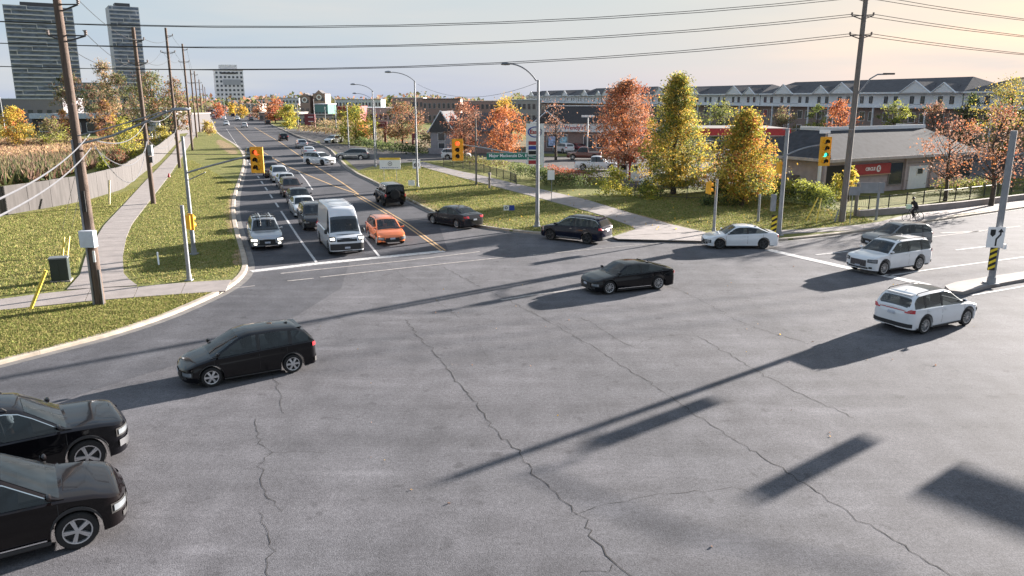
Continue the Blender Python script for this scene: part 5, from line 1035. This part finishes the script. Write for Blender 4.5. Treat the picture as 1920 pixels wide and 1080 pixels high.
x0,x1=onface(1796),onface(1838); win(t,(x0+x1)/2,-.03,1.7,x1-x0,1.9,fm=M_conc)
x0,x1=onface(1720),onface(1755); k=MB(); k.box(((x0+x1)/2,-.04,1.15),(x1-x0,.1,2.3),M_gab); k.build('door',t); win(t,(x0+x1)/2+.2,-.10,1.75,1.0,.6)
for px in(1542,1552,1605,1712,1762): x=onface(px); k=MB(); k.box((x,-.45 if px<1600 else -.1,hs/2),(.22,.22,hs),M_gab if px==1542 else M_ck); k.build('pillar',t)
for z_ in(.9,2.6): k=MB(); k.box((Ls/2,-.02,z_),(Ls,.06,.07),M_conc); k.build('brick_course',t)
k=MB(); k.box((-.03,dl*.62,1.1),(.08,1.1,2.15),mat('grey_door',(.33,.33,.36),.6)); k.build('side_door',t); k=MB(); k.box((-.7,dl*.42,.85),(1.2,1.9,1.7),M_woodg); k.build('bin_enclosure',t)
x0,x1=onface(1612),onface(1681); zc=(zat(1645,306)+zat(1645,327))/2; sg_=empty('store_sign',A+u*((x0+x1)/2)-v*.18+Vector((0,0,zc)),math.atan2(u.y,u.x),'red wall sign reading CIRCLE K on the pale brick store','sign')
k=MB(); k.box((0,0,0),(x1-x0,.14,.98),M_redp); k.build('panel',sg_); k=MB(); k.box((0,-.0,-.56),(x1-x0+.2,.2,.10),mat('sign_ledge',(.42,.25,.17),.6)); k.build('ledge',sg_)
text('lettering','CIRCLE',.42,M_wht,sg_,(-.36,-.075,0),0,1.05,.006,'CENTER',.018); k=MB(); k.lathe([(0,-.01),(.30,-.01),(.33,0)],M_wht,20); o=k.build('round_emblem',sg_); o.location=(.86,-.075,0); text('lettering','K',.46,M_redp,sg_,(.87,-.09,0),0,1,.004,'CENTER',.02)
# strip mall
bm_=gp(1000,283,.14); t=empty('strip_mall',bm_,R(-3),'low strip mall with a dark hip roof, brown brick and a white sign band','shop'); k=MB(); Lm=26; k.box((Lm/2,7,2.0),(Lm,14,4.0),M_brk); k.build('brick_wall',t); k=MB(); k.box((Lm/2,-.15,4.0),(Lm+.2,.5,1.5),M_gab); k.build('sign_band',t)
k=MB(); e=.8; vv=[(-e,-e,4.75),(Lm+e,-e,4.75),(Lm+e,15,4.75),(-e,15,4.75),(3,6,7.6),(Lm-3,6,7.6)]; k.add(vv,[(0,1,5,4),(1,2,5),(2,3,4,5),(3,0,4)],mat('dark_shingle',(.035,.03,.032),.9,var=.2)); k.build('roof',t)
k=MB(); k.box((Lm/2,6,7.62),(Lm-5,.5,.14),M_gab); k.build('ridge_cap',t); k=MB(); v3=[(0,-1.1,4.8),(4.6,-1.1,4.8),(2.3,-1.1,6.7),(2.3,3,6.7)]; k.add(v3,[(0,1,2)],M_dsteel); k.add(v3,[(1,3,2),(0,2,3)],M_slate); [k.tube([(2.3+sg*2.5,-1.15,4.7),(2.3,-1.15,6.8)],.09,M_gab,4) for sg in(-1,1)]; k.build('gable',t)
for x,w_ in((3.2,1.7),(5.2,1.5),(9.5,1.6),(12,2.2),(16,2.2),(20,2.2)): win(t,x,-.02,1.7,w_,2.2)
for x,c_ in((3.2,(.35,.45,.65)),(5.2,(.3,.5,.6))): k=MB(); k.box((x,-.1,1.7),(1.2,.03,1.6),mat('poster_%d'%x,c_,.5,var=.5,scale=3)); k.build('window_poster',t)
s2=empty('shop_sign',bm_+Vector((7.4,-1.0,4.0)),R(-3),"red script sign reading Wendy's on the strip mall band",'sign'); k=MB(); k.box((0,0.05,0),(4.6,.1,1.3),M_wht); k.build('panel',s2); text('lettering',"Wendy's",.95,M_redp,s2,(-.5,-.02,0),0,1,.01,'CENTER',.02); k=MB(); k.lathe([(.42,-.02),(.5,-.02),(.5,0)],M_redp,16); o=k.build('round_emblem',s2); o.location=(1.75,-.02,.02)
tL,bL,_=mpole(1101,289,218,'white car park lamp with a double head by the strip mall',.12,.1,'car_park_lamp','lamp',M_wht); k=MB(); k.box((-.55,0,_),(1.0,.5,.3),M_wht); k.box((.55,0,_),(1.0,.5,.3),M_wht); k.build('lamp_head',tL)
for px,py,ty,lb in((1355,272,213,'white car park lamp before the middle townhouses'),(1555,288,217,'white flat car park lamp behind the signal with green light'),(1838,300,231,'white flat car park lamp above the store roof at right')):
    tL,bL,_=mpole(px,py,ty,lb,.12,.1,'car_park_lamp','lamp',M_wht,base=0); k=MB(); k.box((0,0,_),(2.2,.6,.25),M_wht); k.build('lamp_head',tL)
# fuel station
b=gp(1290,330,.14); Yc=93; cx0=(1292-960)/F*Yc; t=empty('fuel_canopy',(cx0,Yc,.14),R(-2),'fuel station canopy with a red fascia behind the golden tree','canopy'); k=MB(); Lc=11.5; k.box((Lc/2,5,5.05),(Lc,10,.8),mat('canopy_red',(.42,.04,.04),.5)); k.build('fascia',t); k=MB(); k.box((Lc/2,5,4.62),(Lc-.3,9.7,.12),M_wht); k.build('soffit',t); k=MB(); k.box((Lc/2,5,5.46),(Lc-.4,9.6,.04),mat('canopy_deck',(.10,.09,.09),.9)); k.build('deck',t)
for x in(2,9.5): k=MB(); k.box((x,5,2.3),(.4,.4,4.5),M_wht); k.build('column',t)
for i,(px,py) in enumerate([(1168,338),(1190,340),(1228,334)]):
    c=gp(px,py,.14); t=empty('fuel_pump',c,R(-8),['fuel pump with a red pillar left of the tall yellow tree','white fuel pump just left of the tall yellow tree','fuel pump hidden behind the tall yellow tree'][i],'fuel pump','fuel pumps'); k=MB(); k.box((0,0,1.0),(.9,.6,1.9),M_wht); k.build('cabinet',t); k=MB(); k.box((0,-.31,1.45),(.6,.03,.5),M_blk); k.build('display',t); k=MB(); k.box((-.58,0,1.5),(.22,.5,3.0),M_redp); k.build('pillar',t); k=MB(); k.tube([(.48,-.1,1.7),(.75,-.2,1.2),(.7,-.2,.5),(.5,-.15,.8)],.03,M_blk,5); k.build('hose',t); k=MB(); k.box((0,0,.05),(2.4,1.2,.14),M_conc); k.build('plinth',t)
c=gp(1003,337,.14); y=c.y; w_=32*y/F; hh=zz(y,232)-.14; t=empty('price_sign',c,R(4),'tall white fuel price sign with a blue ring and red Esso lettering','sign')
k=MB(); k.box((w_*.36,0,hh*.5),(w_*.28,.4,hh),M_wht); k.build('post',t); k=MB(); k.box((-.05,0,hh-(hh*.36)),(w_,.35,hh*.72),M_wht); k.build('panel',t)
r_=w_*.40; k=MB(); k.lathe([(r_*.82,-.01),(r_,-.01),(r_,.0)],M_blue,24); o=k.build('blue_ring',t); o.location=(-.05,-.19,hh-r_*1.15); o.scale=(1.05,1,.78); text('lettering','Esso',.62,M_redp,t,(-.05,-.20,hh-r_*1.15),0,1.05,.006,'CENTER',.02)
for i,(c_,n_) in enumerate([(M_redp,1),(M_blue,1),(M_blk,1),(M_gsign,1),(M_redp,1)]):
    k=MB(); z=hh*(.66-.085*i); k.box((-.12,-.185,z),(w_*.66,.03,hh*.066),c_); k.build('price_row',t)
k=MB(); k.box((-.05,0,hh+.12),(w_*.5,.3,.14),M_wht); k.build('cap',t)
# gabled house
b=gp(808,288,.14); y=b.y; t=empty('gabled_house',b,R(-12),'dark slate gabled building with white trim at the drive entrance','building',None,.86); k=MB(); M_gs=mat('grey_stone',(.26,.25,.27),.9); k.box((2.2,4,2.1),(4.4,8,4.2),M_gs); k.build('wall',t); v=[(-.4,-.3,4.1),(4.8,-.3,4.1),(2.2,-.3,8.0),(2.2,8,8.0),(-.4,8,4.1),(4.8,8,4.1)]; k=MB(); k.add(v,[(0,1,2)],M_dsteel); k.add(v,[(1,5,3,2),(0,2,3,4),(4,3,5)],M_slate); k.build('roof',t); k=MB(); [k.tube([(2.2+sg*2.7,-.35,4.0),(2.2,-.35,8.1)],.10,M_gab,4) for sg in(-1,1)]; k.build('trim',t); k=MB(); k.box((9,6,2.1),(10,7,4.2),M_brk); k.build('wing_wall',t); k=MB(); v=[(3.8,2,4.2),(14.4,2,4.2),(14.4,10,4.2),(3.8,10,4.2),(4,6,7.6),(13,6,7.6)]; k.add(v,[(0,1,5,4),(1,2,5),(2,3,4,5),(3,0,4)],M_slate); k.build('wing_roof',t)
win(t,2.2,-.02,3.2,1.4,1.5); win(t,2.2,-.02,1.2,1.3,1.7); k=MB(); k.box((2.2,-.6,.55),(5,.5,1.1),M_gs); k.build('front_wall',t)
# signs
def pylon(nm,label,x0,x1,y0,y1,base,m,txt=None,rows=0):
    c=gp((x0+x1)/2,base,.14); y=c.y; w_=(x1-x0)*y/F; h_=zz(y,y0)-zz(y,y1); t=empty(nm,c,0,label,'sign'); k=MB(); k.box((0,0,zz(y,y1)-.14+h_/2),(w_,.6,h_),m); k.build('panel',t); k=MB(); zb=zz(y,y1)-.14; [k.box((sx*w_*.35,0,zb/2+.01),(.4,.4,max(zb,.05)),m) for sx in(-1,1)]; k.build('leg',t)
    for i in range(rows): k=MB(); k.box((.1*w_,-.32,zb+h_*(.2+.6*i/max(1,rows-1))),(w_*.5,.04,h_*.045),M_wht); k.build('lettering_band',t)
    return t
pylon('pylon_sign','maroon pylon sign by the far side entry',573,592,214,241,245,M_mar,rows=3); pylon('shop_sign','maroon sign board behind the lamp by the notice board',697,727,228,241,268,M_mar,rows=2); pylon('pylon_sign','small maroon and white sign right of the second street lamp',773,782,250,262,270,M_mar,rows=1)
# far buildings
rf=random.Random(9)
def block(nm,label,x0,x1,y0,y,m,roofm=None,rows=0,cols=0,depth=14,zb=0,wm=None,rz=0,par=None,cat='building'):
    c=Vector((((x0+x1)/2-960)/F*y/1.0*1.0,y,0)); c.x=at((x0+x1)/2,y0,y).x; w_=(x1-x0)*y/F; h_=zz(y,y0); t=empty(nm,c,rz,label,cat); k=MB(); k.box((0,depth/2,h_/2),(w_,depth,h_),m); k.build('wall',t)
    k=MB(); k.box((0,depth/2,h_+.15),(w_+.4,depth+.4,.3),roofm or M_conc); k.build('roof',t)
    for r in range(rows):
        for q in range(cols):
            ww=w_/cols*.55; hh=min(1.9,(h_/rows)*.5); win(t,-w_/2+w_*(q+.5)/cols,-.02,h_-(r+.55)*h_/rows,ww,hh,fm=wm or M_conc)
    return t,w_,h_
M_bw=mat('far_white_wall',(.50,.53,.58),.8); M_bt=mat('far_tan_wall',(.40,.36,.34),.9); M_bb=mat('far_brick_wall',(.29,.21,.19),.9); M_bg=mat('far_glass_green',(.10,.22,.20),.3); M_bm=mat('far_maroon_wall',(.26,.04,.05),.8)
block('office_building','pale grey low building far right of the pale tower',440,486,195,520,M_bt,rows=2,cols=6)
block('house_row','pale blue house row on the horizon, left part',476,520,187,620,M_bw,M_slate,2,6,cat='houses'); block('house_row','white house row on the horizon beside the church like blocks',522,560,184,600,M_bw,M_slate,2,6,cat='houses')
for x0,x1,y0,lb in((562,580,181,'left'),(587,609,176,'right')):
    t,w_,h_=block('brick_block',lb+' brick gabled block rising above the far skyline',x0,x1,y0,480,M_bb,M_slate,2,2); k=MB(); v=[(-w_*.35,-.4,h_),(w_*.35,-.4,h_),(0,-.4,h_+2.2),(0,10,h_+2.2),(-w_*.35,10,h_),(w_*.35,10,h_)]; k.add(v,[(0,1,2)],M_bb); k.add(v,[(1,5,3,2),(0,2,3,4)],M_slate); k.build('gable',t); k=MB(); k.lathe([(1.0,-.3),(1.6,-.3),(1.6,0)],M_wht,16); o=k.build('arch_window',t); o.location=(0,-.3,h_-2)
block('glass_building','low building with green glass front',590,614,196,300,M_bg,M_bw,1,4); block('striped_building','long white and dark building on the skyline',630,713,187,420,M_bw,M_conc,2,14,wm=M_bw); block('maroon_shop','maroon flat shop above the yellow green tree',632,673,201,270,M_bm,M_redp)
block('grey_shop','grey low shop row behind the lamp poles',674,735,203,290,M_bt,M_bw,1,7); block('brick_building','long red brick building left of the gabled house',736,792,184,330,M_bb,M_bw,2,8); block('brick_building','brown brick building directly above the gabled house',793,862,186,300,M_bb,M_slate,2,8,wm=M_bw)
block('brick_building','wide brown block behind the orange tree',868,950,190,330,M_bb,M_bt,2,10); block('office_building','tan block left of the corner street lamp',952,1014,188,300,M_bt,M_bw,2,7); block('brick_building','low brown shops beyond the red orange far tree',486,560,212,330,M_bb,M_bt,1,8); block('low_shop','low dark shop behind the round yellow tree',556,640,216,290,M_bt,M_slate,1,8)
block('low_shop','low pale shops below the tower',395,440,206,640,M_bt,M_bw,1,6)
# towers
def tower(px0,px1,top,y,label,floors,m1,steps,seed):
    rr=random.Random(seed); X0=at(px0,185,y).x; X1=at(px1,185,y).x; w_=X1-X0; h_=zz(y,top); t=empty('apartment_tower',((X0+X1)/2,y,0),R(32),label,'tower'); k=MB(); k.box((0,12,h_/2),(w_,24,h_),m1); k.build('wall',t); fh=h_/floors
    for i in range(floors):
        z=(i+.5)*fh
        g=MB(); g.box((0,-.1,z+.2),(w_-.6,.3,fh*.55),M_tg); g.build('window_band',t)
        g=MB(); n=7; off=(i//1)%6
        for j in range(n):
            if rr.random()<.8: g.box((-w_/2+(j+.5)*w_/n,-.7,z-fh*.35),(w_/n-.9,1.1,fh*.30),mat('balcony_dark',(.26,.28,.34),.5))
        g.build('balcony',t)
        if steps:
            g=MB(); xs_=-w_/2+((i*2+seed)%9)/9*w_; g.box(((xs_-w_/2)/2,-1.35,i*fh+fh),(xs_+w_/2+.4,.2,.3),M_sid); g.box(((xs_+w_/2)/2,-1.35,i*fh+.2),(w_/2-xs_+.1,.2,.3),M_sid); g.box((xs_,-1.35,i*fh+fh*.6),(.3,.2,fh*.9),M_sid); g.build('balcony_edge',t)
    k=MB(); k.box((0,12,h_+1.5),(w_*.5,12,3),M_dsteel); k.build('plant_room',t); return t,w_,h_
M_tg=mat('tower_glass',(.10,.13,.18),.25,var=.5,scale=.25); M_tw=mat('tower_wall',(.30,.32,.37),.6); tower(40,150,12,540,'tall dark apartment tower with white stepped balcony lines at far left',24,M_tw,1,2); tower(226,276,12,640,'slimmer dark apartment tower between the first two wooden poles',26,mat('tower_wall_pale',(.36,.38,.43),.6),1,5)
t,w_,h_=block('apartment_tower','pale apartment tower with a stepped top above the far traffic',404,453,132,700,mat('pale_tower_wall',(.62,.63,.68),.7),M_conc,9,7,20,wm=M_bw,rz=R(23),cat='tower'); k=MB(); k.box((0,8,h_+2.4),(w_*.62,12,4.8),MATS['pale_tower_wall']); k.build('top_block',t); k=MB(); k.box((2,-.15,h_*.70),(w_*.62,.4,4.6),M_tw); k.build('dark_band',t); k=MB(); k.box((0,-.15,h_*.93),(w_*.5,.4,1.4),M_dsteel); k.build('name_band',t)
# left low buildings
t,w_,h_=block('warehouse','dark low building with a pale fascia band behind the dry field',62,330,216,205,mat('dark_wall',(.06,.055,.06),.8),M_conc,0,0,22); k=MB(); k.box((0,-.5,h_-.2),(w_,1.2,1.3),mat('fascia_pale_blue',(.42,.48,.56),.5)); k.build('fascia_band',t)
for i in range(9): win(t,-w_/2+3+i*4.1,-.02,1.8,2.6,2.2)
block('warehouse','grey flat roofed hall at the far left behind the yellow tree',-60,114,186,300,mat('grey_hall',(.20,.19,.21),.8),M_bw,1,10,cat='building'); block('brick_building','brownish low building between the second and third poles',236,330,204,330,M_bb,M_bw,1,6); block('glass_building','teal low building between the towers',160,205,156,420,mat('teal_wall',(.12,.16,.17),.5),M_slate,4,5,rz=R(32))
t=pylon('notice_board','white notice panel behind the shrubs by the second wooden pole',282,303,227,246,263,M_bw); 
c=gp(262,262); car('parked_car','dark sedan parked beyond the shrubs near the second wooden pole','car','sedan',dgrey,(c.x,c.y,0),R(175),lod=1)
c=gp(20,262); mpole(12,262,182,'thin lamp pole at the far left edge in front of the warehouse',.12,.08,'pole','pole',M_steel,base=0)
